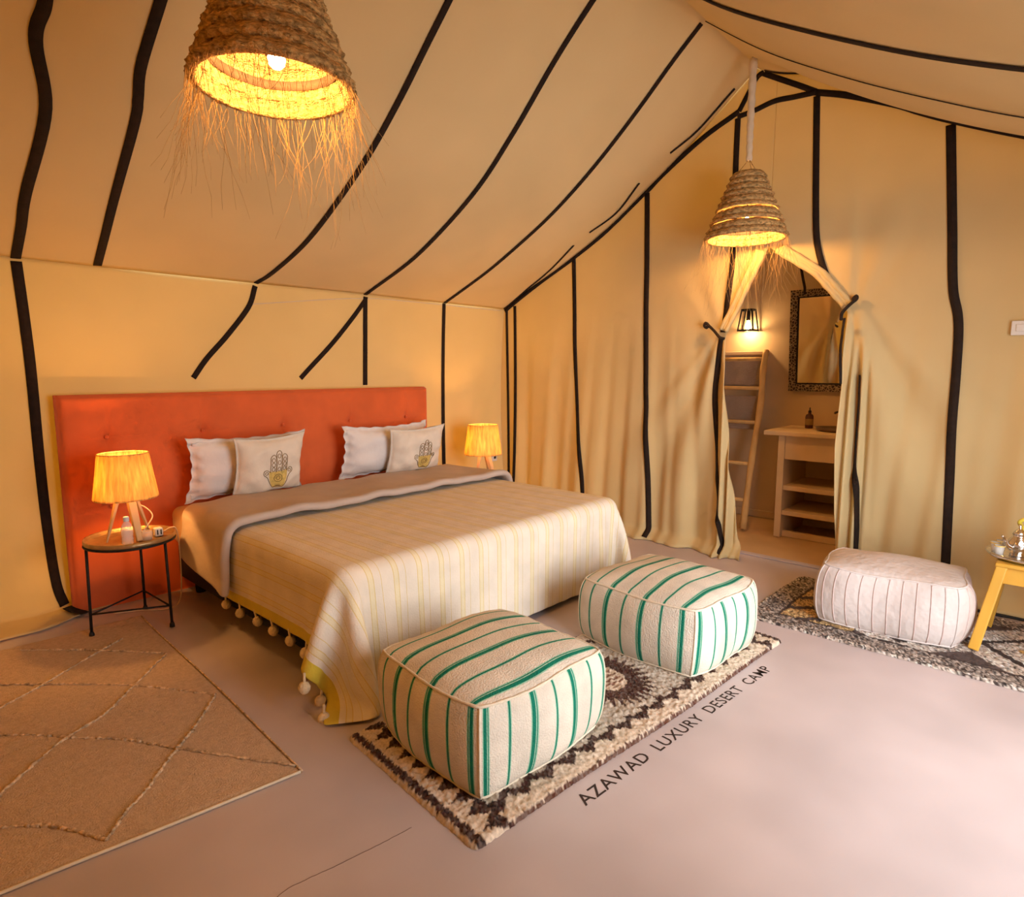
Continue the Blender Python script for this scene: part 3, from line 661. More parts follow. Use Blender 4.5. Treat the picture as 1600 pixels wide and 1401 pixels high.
# ================================================================== BEDSIDE TABLES AND LAMPS
def bedside_table(c, h_, r_, ang, label):
    t = thing('bedside_table', (c[0], c[1], 0), label, 'table', 'bedside tray tables')
    x, y = c
    MB().lathe([(0, h_-.012), (r_-.012, h_-.012), (r_-.004, h_-.006), (r_-.002, h_+.010), (r_+.003, h_+.012), (r_+.004, h_-.008), (r_-.004, h_-.020), (0, h_-.020)], (x, y, 0), 56).build('tray_top', MAT['brass'], t)
    MB().tube([(x+r_*1.0*math.cos(a_), y+r_*math.sin(a_), h_-.022) for a_ in np.linspace(0, 2*math.pi, 49)[:-1]], .006, 8, True).build('ring', MAT['black'], t)
    ft = []
    for k in range(3):
        a_ = ang+k*2*math.pi/3; dx, dy = math.cos(a_), math.sin(a_); rr = r_-.004
        lg = MB().tube([(x+rr*dx, y+rr*dy, h_-.022), (x+(rr+.008)*dx, y+(rr+.008)*dy, .012)], .0075, 10).build('leg', MAT['black'], t)
        MB().lathe([(.008, .03), (.013, .018), (.014, 0)], (x+(rr+.008)*dx, y+(rr+.008)*dy, 0), 12, True).build('foot', MAT['black'], lg)
        ft.append((x+rr*dx, y+rr*dy, .125))
    for k in range(3): MB().tube([ft[k], ft[(k+1) % 3]], .005, 8).build('brace', MAT['black'], t)
    return t
bedside_table((1.03, 3.90), .516, .222, math.radians(183), 'round brass tray table on black iron legs in front of the headboard')
bedside_table((3.93, 4.0), .45, .222, math.radians(200), 'round tray table mostly hidden behind the far side of the bed')
def table_lamp(c, z0, s, label, energy):
    x, y = c; t = thing('table_lamp', (x, y, z0), label, 'lamp', 'bedside lamps with raffia shades')
    zb, zt = z0+.235*s, z0+.485*s; rb, rt = .158*s, .124*s
    n = 120; wob = lambda a_, z: 1+.010*math.sin(37*a_)+.008*math.sin(53*a_+1)
    MB().lathe([(rb, zb), (rb*.995+rt*.005, zb+.01), ((rb+rt)/2, (zb+zt)/2), (rt, zt)], (x, y, 0), n, wob=wob).build('shade', MAT['raffia'], t, solid=.003)
    sh = [c_ for c_ in t.children if c_.name.startswith('shade')][0]
    for r_, z in ((rb, zb), (rt, zt)): MB().tube([(x+r_*math.cos(a_), y+r_*math.sin(a_), z) for a_ in np.linspace(0, 2*math.pi, 41)[:-1]], .0035, 6, True).build('shade_ring', MAT['raffia'], sh)
    MB().lathe([(.030*s, zb-.02), (.032*s, zb), (.028*s, zb+.05*s), (.018*s, zb+.055*s)], (x, y, 0), 16, True).build('socket', MAT['lampwood'], t)
    for k, a_ in enumerate((math.radians(195), math.radians(278), math.radians(20))):
        w1 = .045*s if k == 1 else .030*s
        MB().beam((x+.035*s*math.cos(a_), y+.035*s*math.sin(a_), zb+.045*s), (x+.125*s*math.cos(a_), y+.125*s*math.sin(a_), z0+.002), w1, w1*.7, taper=.42 if k != 1 else .7).build('leg', MAT['lampwood'], t, bevel=.003, smooth=False)
    zbul = zb+.09*s
    MB().lathe([(0, zbul-.035), (.014, zbul-.03), (.022, zbul-.005), (.020, zbul+.012), (.010, zbul+.024), (0, zbul+.027)], (x, y, 0), 16).build('bulb', MAT['bulb_small'], t)
    bulb_light('bedside_bulb', (x, y, zbul+.04), energy, (1.0, .46, .115), .03)
    return t
table_lamp((1.03, 3.92), .506, 1.0, 'lit raffia-shaded tripod lamp on the tray table with the water bottle', 13)
table_lamp((3.93, 4.0), .44, 1.07, 'lit raffia-shaded lamp beside the far edge of the bed', 13)
# things on the near bedside table
b = thing('water_bottle', (.985, 3.785, .506), 'small clear plastic water bottle in front of the tripod lamp', 'bottle')
MB().lathe([(0, 0), (.026, 0), (.029, .006), (.027, .02), (.029, .03), (.026, .042), (.029, .055), (.029, .085), (.024, .105), (.013, .125), (.012, .135)], (.985, 3.785, .506), 20).build('body', MAT['plastic'], b)
MB().lathe([(.0145, .128), (.0145, .150), (.012, .153), (0, .153)], (.985, 3.785, .506), 20).build('cap', MAT['cap'], b)
g = thing('candle_jar', (1.085, 3.80, .506), 'short amber candle jar beside the water bottle', 'candle')
MB().lathe([(0, .004), (.024, .004), (.024, .030), (0, .032)], (1.085, 3.80, .506), 20).build('wax', MAT['amberwax'], g)
MB().lathe([(0, 0), (.026, 0), (.028, .004), (.028, .052), (.026, .053), (.026, .006), (0, .003)], (1.085, 3.80, .506), 20).build('glass', MAT['glass'], g)
g = thing('plug_adapter', (1.155, 3.845, .506), 'small white plug adapter box on the tray table edge', 'adapter')
rounded_box((1.135, 3.825, .506), (1.178, 3.87, .556), .008).build('body', MAT['white'], g)
for dx in (-.009, .009): MB().box((1.1565+dx-.003, 3.823, .518), (1.1565+dx+.003, 3.826, .546)).build('slot', MAT['darkslot'], g)
MB().tube(smooth_line([(1.06,3.95,.70),(1.12,3.93,.67),(1.15,3.90,.62),(1.12,3.89,.57),(1.10,3.90,.53),(1.16,3.92,.512),(1.20,3.90,.515),(1.235,3.88,.535),(1.262,3.87,.52),(1.275,3.88,.40),(1.28,3.90,.20),(1.27,3.93,.06),(1.22,4.0,.008),(1.1,4.10,.006),(.98,4.16,.006)], 90), .0038, 6).build('lamp_cable', MAT['cable'], base=(1.2, 3.95, 0))
tag(bpy.data.objects['lamp_cable'], 'beige lamp cable looping off the tray table down to the floor', 'cable')
ws = thing('wall_socket', (4.52, 4.43, .52), 'small grey socket on the canvas beside the far bedside lamp', 'socket')
_yw = float(back(4.52, .55))
rounded_box((4.485, _yw-.035, .52), (4.555, _yw+.004, .60), .006).build('box', MAT['white'], ws)
MB().box((4.505, _yw-.038, .545), (4.535, _yw-.034, .575)).build('slot', MAT['darkslot'], ws)

# ================================================================== STRAW PENDANTS
def pendant(c, zr, R, H, label, energy, nh, hl, cord_top, wrap, coils=9, gaps=()):
    x, y = c; t = thing('pendant_lamp', (x, y, zr), label, 'lamp', 'coiled straw pendant lamps')
    r_ = np.random.default_rng(int(R*1000)); dz = H/coils; parts = []
    def rad(z): q = z/H; return R*(1-.65*q)
    cur = []
    shade = MB()
    for k in range(coils):
        z0, z1 = zr+k*dz, zr+(k+1)*dz; g0 = .010 if k in gaps else 0
        za, zb = z0+g0, z1
        ra, rb = rad(k*dz), rad((k+1)*dz)
        pr_ = [(ra-.010, za), (ra+.004, za-.002 if not g0 else za), (ra+.012, (za*.7+zb*.3)), (rb+.012, (za*.3+zb*.7)), (rb+.002, zb), (rb-.010, zb)]
        ph = r_.uniform(0, 6); pr_ = [(a_, b_) for a_, b_ in pr_]+[(ra-.012, za)]
        shade.lathe(pr_, (x, y, 0), 144, wob=lambda a_, z: 1+.012*math.sin(9*a_+ph)+.010*math.sin(23*a_+2*ph)+.010*math.sin(41*a_+z*90)+.008*math.sin(67*a_-z*150+ph))
    sh = shade.build('shade', MAT['straw'], t)
    for k in (0, coils//3, 2*coils//3):
        rr = rad(k*dz)-.008
        MB().tube([(x+rr*math.cos(a_), y+rr*math.sin(a_), zr+k*dz+.004) for a_ in np.linspace(0, 2*math.pi, 49)[:-1]], .007 if k else .009, 6, True).build('hoop', MAT['straw'], sh)
    for k in (1.6, 4.4):
        z_ = k*dz; b0, b1 = rad(z_)-.016, rad(z_+.55*dz)-.016
        MB().lathe([(b0, zr+z_), (b1, zr+z_+.55*dz)], (x, y, 0), 60, wob=lambda a_, z: 1+.012*math.sin(5*a_+k))    .build('inner_band', MAT['innerband'], sh, solid=.003)
    # loose fibres hanging from the rim
    hb_ = MB()
    for k in range(nh):
        a_ = r_.uniform(0, 2*math.pi); rr = R+r_.uniform(-.008, .012); l = hl*r_.uniform(.25, 1)*(1+.25*math.sin(a_*2+1))
        p = np.array([x+rr*math.cos(a_), y+rr*math.sin(a_), zr+.004]); d = np.array([math.cos(a_), math.sin(a_), 0])*r_.uniform(-.02, .16)+np.array([*r_.normal(0, .10, 2), -1.0])
        n_ = 7; q = [p]
        for i in range(n_):
            d = d+np.array([*r_.normal(0, .16, 2), -.10]); d /= np.linalg.norm(d); q.append(q[-1]+d*l/n_)
        hb_.tube(q, np.linspace(.0008, .0004, n_+1), 3)
    hb_.build('straw_fringe', MAT['fibre'], t)['kind'] = 'stuff'
    zt = zr+H
    top = rad(H)
    MB().lathe([(top+.004, zt-.004), (top*.4, zt+.004), (.012, zt+.006)], (x, y, 0), 32).build('top_cap', MAT['straw'], t)
    for a_ in (0, 2.1, 4.2): MB().tube([(x+top*.8*math.cos(a_), y+top*.8*math.sin(a_), zt), (x, y, zt+.09)], .0022, 5).build('hanger_wire', MAT['straw'], t)
    if wrap:
        MB().tube(smooth_line([(x, y, zt+.08), (x-.004, y, zt+.25), (x+.006, y+.004, zt+.45), (x, y, cord_top)], 24), np.linspace(.020, .026, 24)+.003*np.sin(np.arange(24)*2.1), 10).build('wrapped_cord', MAT['wrap'], t)
        MB().tube([(x-.008, y, cord_top-.005), (x+.008, y, cord_top+.012)], .012, 8).build('hook', MAT['black'], t)
    else: MB().tube([(x, y, zt+.08), (x, y, cord_top)], .006, 8).build('cord', MAT['wrap'], t)
    zb = zr+.085
    MB().lathe([(0, -.028), (.013, -.025), (.024, -.013), (.026, 0), (.022, .016), (.013, .036), (.012, .06)], (x+.01, y, zb), 24).build('bulb', MAT['bulb'], t)
    MB().lathe([(.016, .058), (.020, .062), (.020, .12), (.008, .125)], (x+.01, y, zb), 16, True).build('socket', MAT['black'], t)
    MB().tube([(x+.01, y, zb+.12), (x, y, zt+.006)], .005, 8).build('inner_cord', MAT['black'], t)
    bulb_light('pendant_bulb', (x+.01, y, zb-.05), energy, (1.0, .47, .12), .045)
    return t
pendant((.962, 1.86), 2.288, .228, .40, 'large coiled straw pendant lamp hanging close by over the bed foot', 14, 230, .36, float(roof(.962, 1.92))-.02, False)
pendant((4.30, 1.80), 2.345, .262, .43, 'coiled straw pendant lamp on a cloth-wrapped cord above the doorway', 22, 170, .50, 3.50, True, 10, (2, 4, 6))
# ridge pole the lamps hang from
rp_ = MB().tube([(-1.5, 1.92, 3.63), (4.66, 1.92, 3.63)], .02, 12).build('trim_3', MAT['wood']); struct(rp_)

# ================================================================== POUFS
def pouf_body(lo, hi, bulge, crown, mat, ang, seed, sx=26, noise=.006):
    """soft cuboid: six bulging faces that meet in seams"""
    r = np.random.default_rng(seed); ph = r.uniform(0, 6, 8); c = (np.array(lo)+np.array(hi))/2; e = (np.array(hi)-np.array(lo))/2
    mb = MB(); uv = []
    def place(p):
        q = p/np.maximum(e, 1e-9)                     # -1..1
        o = p.copy()
        rx, ry, rz = (np.clip(1-q[..., i]**2, 0, 1) for i in range(3))
        cornerk = 1-.075*np.abs(q[..., 0]*q[..., 1])**4-.03*q[..., 2]**4
        o[..., 0] = p[..., 0]*(cornerk+bulge*(.35+.65*ry)*rz**.7); o[..., 1] = p[..., 1]*(cornerk+bulge*(.35+.65*rx)*rz**.7)
        o[..., 2] = p[..., 2]+np.where(q[..., 2] > 0, crown*(rx*ry)**.55*q[..., 2]**3, 0)
        o += noise*np.stack([np.sin(7*o[..., 1]*2+ph[0]+5*o[..., 2]), np.sin(8*o[..., 0]*2+ph[1]+6*o[..., 2]), .8*np.sin(9*o[..., 0]+ph[2])*np.sin(11*o[..., 1]+ph[3])], -1)
        return o
    t = np.linspace(-1, 1, sx); A, B_ = np.meshgrid(t, t, indexing='ij'); R_ = Matrix.Rotation(ang, 3, 'Z'); Rn = np.array(R_)
    for ax in range(3):
        for s in (-1, 1):
            p = np.zeros(A.shape+(3,)); i, j = [k for k in range(3) if k != ax]
            p[..., ax] = s*e[ax]; p[..., i] = A*e[i]; p[..., j] = B_*e[j]
            k = p[..., 1] if ax != 1 else p[..., 0]+.03
            q = place(p) @ Rn.T + c
            mb.grid(q[..., 0], q[..., 1], q[..., 2], flip=((s > 0) == (ax == 1)))
            uv.append(np.stack([k.ravel()+5.0, p[..., 2].ravel()], -1))
    def seam(pts): return place(np.array(pts)*e) @ Rn.T + c
    return mb, np.concatenate(uv), seam
def pouf(lo, hi, ang, label, group, mat, seed, bulge=.085, crown=.055, pip='piping', extra=None, noise=.006):
    c = ((lo[0]+hi[0])/2, (lo[1]+hi[1])/2, lo[2]); t = thing('pouf', c, label, 'pouf', group)
    mb, uv, seam = pouf_body(lo, hi, bulge, crown, mat, ang, seed, noise=noise)
    mb.build('body', MAT[mat], t, uv=uv)
    q = np.linspace(-1, 1, 22)
    for z in (1, -1):
        ring = np.concatenate([np.stack([q, -np.ones(22), z*np.ones(22)], -1)[:-1], np.stack([np.ones(22), q, z*np.ones(22)], -1)[:-1], np.stack([-q, np.ones(22), z*np.ones(22)], -1)[:-1], np.stack([-np.ones(22), -q, z*np.ones(22)], -1)[:-1]])
        p = seam(ring); MB().tube(p, .0055+.0012*np.sin(np.arange(len(p))*2.3), 6, True).build('piping', MAT[pip], t)
    for sx_, sy_ in ((-1, -1), (1, -1), (1, 1), (-1, 1)):
        MB().tube(seam(np.stack([sx_*np.ones(14), sy_*np.ones(14), np.linspace(-1, 1, 14)], -1)), .004, 6).build('corner_seam', MAT[pip], t)
    if extra: extra(t, seam)
    return t
GP = 'green-striped poufs on the rug'
pouf((1.318, 1.328, .022), (2.005, 1.980, .340), math.radians(-4), 'cream pouf with green stripes nearest the camera on the brown-edged rug', GP, 'pouf', 5)
pouf((2.562, 1.190, .022), (3.250, 1.905, .342), math.radians(-3), 'cream pouf with green stripes farther away towards the doorway', GP, 'pouf', 9)
def pink_lines(t, seam):
    for y in np.linspace(-.80, .86, 10):
        p = seam(np.stack([-np.ones(18), y*np.ones(18), np.linspace(-.96, .96, 18)], -1)); MB().tube(p, .0032, 6).build('braid_stripe', MAT['pink'], t)
    for y in np.linspace(-.7, .7, 7):
        p = seam(np.stack([y*np.ones(18), -np.ones(18), np.linspace(-.96, .96, 18)], -1)); MB().tube(p, .0032, 6).build('braid_stripe', MAT['pink'], t)
pouf((3.738, .372, .018), (4.235, 1.065, .340), math.radians(4), 'plain white pouf with thin pink ribs beside the wooden stool', None, 'whitepouf', 12, bulge=.11, crown=.04, pip='whitepouf', extra=pink_lines, noise=.011)

# ================================================================== RUGS
def rug(name, label, corner, ang, Lx, Ly, step, colour, h0, hn, seed, round_=.03, wav=.006):
    r = np.random.default_rng(seed); nx_, ny_ = int(Lx/step)+1, int(Ly/step)+1
    A, B_ = np.meshgrid(np.linspace(0, Lx, nx_), np.linspace(0, Ly, ny_), indexing='ij')
    ca, sa = math.cos(ang), math.sin(ang); ed = np.minimum.reduce([A, Lx-A, B_, Ly-B_])
    lump = r.normal(0, 1, (nx_, ny_)); lump = lump+.5*(np.roll(lump, 1, 0)+np.roll(lump, 1, 1))
    z = h0*np.clip(ed/.012, 0, 1)**.5+hn*lump*np.clip(ed/.01, 0, 1); z = np.maximum(z, .001)
    jx = r.normal(0, step*.22, (nx_, ny_))+wav*np.sin(5*B_+1)*np.sin(3*A); jy = r.normal(0, step*.22, (nx_, ny_))+wav*np.sin(4*A)
    a2, b2 = A+jx, B_+jy
    # rounded corners
    for sx_, cx_ in ((0, round_), (1, Lx-round_)):
        for sy_, cy_ in ((0, round_), (1, Ly-round_)):
            m_ = ((A < cx_) if sx_ == 0 else (A > cx_)) & ((B_ < cy_) if sy_ == 0 else (B_ > cy_))
            d = np.stack([A-cx_, B_-cy_], -1); l = np.linalg.norm(d, axis=-1)+1e-9; linf = np.max(np.abs(d), -1); k = np.where(m_, linf/l, 1)
            a2 = np.where(m_, cx_+d[..., 0]*k+jx, a2); b2 = np.where(m_, cy_+d[..., 1]*k+jy, b2)
    X = corner[0]+a2*ca-b2*sa; Y = corner[1]+a2*sa+b2*ca
    t = thing(name, (corner[0]+Lx/2*ca-Ly/2*sa, corner[1]+Lx/2*sa+Ly/2*ca, 0), label, 'rug')
    cols = colour(A, B_, r).reshape(-1, 3)
    MB().grid(X, Y, z).build('pile', MAT['pile'], t, cols=cols)
    return t
BR = np.array([.075, .038, .026]); CR = np.array([.66, .53, .41]); FI = np.array([.50, .42, .34])
def tri(x): return 2*np.abs(x-np.floor(x+.5))
def col_rug1(A, B_, r):
    Lx, Ly = 2.15, .80; j = r.normal(0, .0028, A.shape)
    eL = A+j; eF = B_+j; eB = Ly-B_+j; eR = Lx-A+j
    C = np.broadcast_to(FI, A.shape+(3,)).copy()
    C += r.normal(0, .05, A.shape)[..., None]
    def put(m_, c): C[m_] = c+r.normal(0, .035, (m_.sum(), 1))
    # long front and back borders: cream humps outside, dark teeth inside
    for e, s in ((eF, A), (eB, A)):
        tooth = .062+.05*(1-tri(s/.115))
        put((e < .115) & (e > tooth*.95), BR); put(e < tooth*.95, CR); put((e > .115) & (e < .115+.012), FI); put(e < .010, BR*1.6)
        put((e > .105) & (e < .135) & (tri(s/.115+.5) > .62), BR)
    # short side borders: brown outer line, cream teeth, dark inner zigzag
    for e, s in ((eL, B_), (eR, B_)):
        m0 = e < .150
        put(m0, BR); put(m0 & (e > .042) & (e < .042+.075*(1-.85*tri(s/.082)) + .016), CR)
        put(m0 & (e < .012), CR*.8)
    # centre medallion: pale heart, dark spiky halo
    cx_, cy_ = 1.10, .41; dA, dB = (A-cx_)/.21, (B_-cy_)/.25; rho = np.hypot(dA, dB)+j*4; th = np.arctan2(dB, dA)
    put((rho > .50) & (rho < .78+.34*tri(th*17/math.pi)), BR*1.2); put(rho <= .50, CR); put((rho < .42) & (tri(B_/.034+A/.2) > .58), BR*3.0)
    return np.clip(C, .01, 1)
rug('medallion_rug', 'cream rug with dark brown toothed border lying under the green-striped poufs', (1.172, 1.236), math.radians(-4.3), 2.15, .80, .0068, col_rug1, .016, .0024, 21)
def col_rug3(A, B_, r):
    n_ = r.normal(0, 1, A.shape); Lx, Ly = .98, 2.0
    C = np.broadcast_to(np.array([.34, .27, .23]), A.shape+(3,)).copy()
    def put(m_, c): C[m_] = c
    DK = np.array([.055, .038, .034]); GY = np.array([.46, .38, .33])
    e = np.minimum.reduce([A, Lx-A, Ly-B_])
    put(e < .17, GY*.62); put((e > .145) & (e < .17), DK); put(e < .03, GY)
    inn = e >= .17
    put(inn, GY*1.05)
    dd = np.abs(A-.5)/.34+np.abs(((B_-1.55) % .62)-.31)/.33
    put(inn & (dd < .95) & (dd > .80), DK); put(inn & (dd < .42), np.array([.46, .28, .10])*.8); put(inn & (dd >= 1.45), DK*1.6)
    put(inn & (B_ > 1.45), np.array([.40, .26, .12])); put(inn & (B_ > 1.45) & (tri(A/.22+B_/.3) > .72), DK*1.4)
    C = C*(1+.55*n_[..., None]*(C.mean(-1, keepdims=True) > .15)); sp_ = (r.uniform(0, 1, A.shape) < .30) & (e < .17); C[sp_] = DK
    return np.clip(C, .015, .7)
rug('speckled_rug', 'dark brown and grey speckled rug under the white pouf and stool', (3.512, -.62), math.radians(0), .98, 2.0, .0085, col_rug3, .012, .0022, 22, wav=.010)
# pale flatweave rug by the bedside table
kt = thing('flatweave_rug', (0, 3.0, 0), 'pale beige flatweave rug with knotted diamond lines in front of the tray table', 'rug')
nx_, ny_ = 120, 120; A, B_ = np.meshgrid(np.linspace(0, 1, nx_), np.linspace(0, 1, ny_), indexing='ij')
xr = 1.006+.075*B_; xl = -1.2; yb0 = 1.968+.145*(1-A)*2.6*0+ .14*(xr-(xl+(xr-xl)*A))/.84
X = xl+(xr-xl)*A; yt = np.where(X < .80, 4.02+.03*(.80-X), 4.02-.40*sstep(.80, 1.10, X)*0); Y = yb0+(yt-yb0)*B_
Z = .007+.0015*np.sin(14*X+5*Y)+.001*rng.normal(0, 1, X.shape); ed = np.minimum(np.minimum(A, 1-A), np.minimum(B_, 1-B_)); Z = np.where(ed <= 0, .001, Z)
MB().grid(X, Y, Z).build('weave', MAT['kilim'], kt)
def knots(p, rad_=.006, n=None):
    q = smooth_line([(a_, b_, .009) for a_, b_ in p], n or max(30, int(60*len(p)/3))); q[:, :2] += rng.normal(0, .0022, (len(q), 2))
    MB().tube(q, rad_*(.55+.75*rng.random(len(q))), 6).build('knotted_line', MAT['knot'], kt)
knots([(-.1,2.75),(.1,2.52),(.215,2.412),(.324,2.302),(.425,2.106)])
knots([(.425,2.106),(.499,2.193),(.582,2.267),(.688,2.385),(.778,2.479),(.868,2.571),(1.002,2.736)])
knots([(-.1,2.28),(.238,2.615),(.449,2.823),(.622,2.928),(.781,3.099),(1.004,3.351)])
knots([(0,3.36),(.298,3.061),(.383,2.969),(.492,2.826),(.627,2.661),(.741,2.459),(1.003,2.017)])
knots([(0,3.10),(.332,3.313),(.497,3.422),(.769,3.626),(.908,3.723)])
knots([(.1,3.86),(.367,3.571),(.564,3.367),(.770,3.127),(.906,2.921),(1.007,2.747)])
knots([(.50,3.95),(.70,3.74),(.80,3.62),(1.0,3.36)])
MB().tube(smooth_line([(-.3,2.15,.007),(.167,2.098,.007),(.6,2.03,.007),(1.0,1.972,.007)], 60), .0055, 6).build('selvedge', MAT['wrap'], kt)
MB().tube(smooth_line([(1.007,1.972,.006),(1.045,2.814,.006),(1.065,3.637,.006),(1.08,4.0,.006)], 60), .004, 6).build('selvedge', MAT['knot'], kt)

# ================================================================== STOOL WITH TEA TRAY
st = thing('wooden_stool', (4.10, .09, 0), 'varnished yellow wooden stool carrying the tea tray', 'stool')
sc_ = (4.10, .09); zt = .475
tops = [(3.955, .235), (4.245, .235), (4.245, -.055), (3.955, -.055)]; feet = [(3.875, .315), (4.30, .30), (4.32, -.13), (3.88, -.13)]
for (tx, ty), (fx, fy) in zip(tops, feet): MB().beam((tx, ty, zt-.01), (fx, fy, .012), .048, .048, up=(1, 0, 0)).build('leg', MAT['yellowwood'], st, bevel=.006, smooth=False)
rounded_box((3.925, -.085, zt-.022), (4.275, .265, zt), .008).build('seat', MAT['yellowwood'], st)
for a_, b_ in ((0, 1), (1, 2), (2, 3), (3, 0)):
    p, q = tops[a_], tops[b_]; k = .04
    ap = MB().beam((p[0], p[1], zt-.065), (q[0], q[1], zt-.065), .022, .085).build('apron', MAT['yellowwood'], st, bevel=.004, smooth=False)
for d in (-.012, .012): MB().beam((3.940, .09-d*2.2, zt-.075), (3.940, .09, zt-.055), .004, .005, up=(1, 0, 0)).build('carved_mark', MAT['brown'], st)
tr_ = thing('tea_tray', (4.12, .14, zt), 'round silver tray on the yellow wooden stool', 'tray')
MB().lathe([(0, .004), (.15, .004), (.168, .012), (.182, .024), (.186, .023), (.17, .006), (.15, 0), (0, 0)], (4.12, .14, zt), 48).build('dish', MAT['silver'], tr_)
MB().tube([(4.14+.185*math.cos(a_), .14+.185*math.sin(a_), zt+.024) for a_ in np.linspace(0, 2*math.pi, 49)[:-1]], .003, 6, True).build('rim', MAT['silver'], tr_)
tp = thing('teapot', (4.14, .19, zt+.004), 'silver teapot with a yellow wrapped handle on the tray', 'teapot')
MB().lathe([(0, 0), (.034, 0), (.036, .006), (.028, .014), (.045, .035), (.052, .058), (.045, .082), (.028, .104), (.026, .112), (.030, .114), (.024, .128), (.012, .142), (.006, .150), (.009, .158), (.005, .168), (0, .170)], (4.14, .19, zt+.004), 28).build('body', MAT['silver'], tp)
MB().tube(smooth_line([(4.100, 0.215, zt+.05), (4.070, 0.235, zt+.07), (4.055, 0.245, zt+.105), (4.040, 0.255, zt+.12)], 14), np.linspace(.013, .006, 14), 8).build('spout', MAT['silver'], tp)
MB().tube(smooth_line([(4.165, 0.180, zt+.115), (4.170, 0.185, zt+.15), (4.150, 0.195, zt+.185), (4.160, 0.160, zt+.20), (4.180, 0.125, zt+.165), (4.180, 0.130, zt+.07)], 24), .010, 8).build('handle', MAT['yellow'], tp)
for k, (gx_, gy_) in enumerate(((4.125, .283), (4.185, .265), (4.065, .262))):
    lb = ('tea glass at the tray rim nearest the canvas wall strap', 'tea glass on the tray behind the other two glasses', 'tea glass on the tray in front of the other two glasses')[k]
    g = thing('tea_glass', (gx_, gy_, zt+.005), lb, 'glass', 'small tea glasses on the tray')
    MB().lathe([(0, .003), (.019, .003), (.018, .02), (.024, .058), (.0225, .058), (.016, .02), (.016, .006), (0, .006)], (gx_, gy_, zt+.005), 20).build('bowl', MAT['glass'], g)
    MB().lathe([(.0245, .052), (.0248, .058), (.0225, .058)], (gx_, gy_, zt+.005), 20).build('rim', MAT['gold'], g)

# light switch and cables at the right
sw = thing('wall_switch', (float(gable(.30, 1.69))-.02, .305, 1.65), 'small white switch box on the canvas near the right edge', 'switch')
rounded_box((4.628, .262, 1.652), (4.660, .348, 1.735), .006).build('box', MAT['white'], sw)
rounded_box((4.622, .285, 1.672), (4.629, .325, 1.715), .004).build('rocker', MAT['white'], sw)
MB().tube(smooth_line([(4.50, .62, .016), (4.52, .35, .016), (4.53, .2, .015), (4.52, 0, .016), (4.54, -.3, .015)], 40), .009, 8).build('floor_cable', MAT['blackcable'], base=(4.5, .2, 0))
tag(bpy.data.objects['floor_cable'], 'black cable running along the canvas foot behind the stool', 'cable')

# ================================================================== BATHROOM BEYOND THE DOORWAY
vn = thing('vanity', (5.78, 1.4, 0), 'pale plaster washstand with open shelves beyond the doorway', 'vanity')
rounded_box((5.42, .82, .895), (6.10, 2.03, .935), .008).build('worktop', MAT['counter'], vn)
MB().box((5.46, 1.86, 0), (6.09, 1.915, .895)).build('side_panel', MAT['counter'], vn, bevel=.006, smooth=False)
MB().box((5.46, .86, 0), (6.09, .915, .895)).build('side_panel', MAT['counter'], vn, bevel=.006, smooth=False)
MB().box((5.475, .915, .69), (5.53, 1.86, .895)).build('front_panel', MAT['counter'], vn, bevel=.004, smooth=False)
for z in (.20, .42): MB().box((5.475, .915, z), (6.09, 1.86, z+.04)).build('shelf', MAT['counter'], vn, bevel=.004, smooth=False)
MB().box((6.06, .915, 0), (6.09, 1.86, .89)).build('back_panel', MAT['counter'], vn, smooth=False)
MB().box((5.52, .915, 0), (5.56, 1.86, .05)).build('plinth', MAT['counter'], vn, smooth=False)
MB().tube(smooth_line([(5.66, 1.50, .69), (5.66, 1.50, .66), (5.66, 1.47, .645), (5.66, 1.44, .66), (5.70, 1.41, .66), (6.05, 1.40, .66)], 24), .014, 8).build('drain_trap', MAT['basin'], vn)
bs = thing('wash_basin', (5.72, 1.42, .935), 'low dark oval basin on the washstand', 'basin')
m = MB(); seg = 40
prf = [(.0, .004), (.17, .004), (.205, .020), (.215, .034), (.222, .034), (.215, .014), (.19, 0), (0, 0)]
m.lathe(prf, (0, 0, 0), seg); m.v[0][:, 1] *= 1.25; m.v[0][:, 0] *= .8; m.v[0] += np.array((5.72, 1.42, .935)); m.build('bowl', MAT['basin'], bs)
MB().lathe([(0, .007), (.02, .007), (.022, .004)], (5.72, 1.42, .935), 16).build('drain', MAT['silver'], bs)
sb = thing('soap_bottle', (5.88, 1.80, .935), 'dark amber pump bottle standing on the washstand', 'bottle')
MB().lathe([(0, 0), (.032, 0), (.034, .005), (.034, .105), (.028, .122), (.013, .130), (.013, .142)], (5.88, 1.80, .935), 20).build('body', MAT['amberbottle'], sb)
MB().lathe([(.0348, .03), (.0348, .085)], (5.88, 1.80, .935), 20).build('label_band', MAT['brown'], sb)
MB().lathe([(.012, .142), (.014, .146), (.012, .158), (.005, .160), (.005, .185), (0, .186)], (5.88, 1.80, .935), 14).build('pump', MAT['darkslot'], sb)
MB().tube([(5.88, 1.80, .182), (5.85, 1.785, .180)], .004, 6)
fc = thing('wall_tap', (6.0, 1.45, 1.05), 'thin dark wall-mounted tap above the basin', 'tap')
MB().tube(smooth_line([(6.10, 1.50, 1.09), (5.95, 1.55, 1.092), (5.86, 1.58, 1.088), (5.85, 1.583, 1.075)], 16), .009, 8).build('spout', MAT['basin'], fc)
MB().lathe([(.02, -.02), (.024, 0), (.02, .02)], (6.075, 1.42, 1.10), 14, True).build('handle', MAT['basin'], fc)
MB().tube([(6.075, 1.42, 1.10), (6.075, 1.42, 1.16)], .006, 8).build('lever', MAT['basin'], fc)
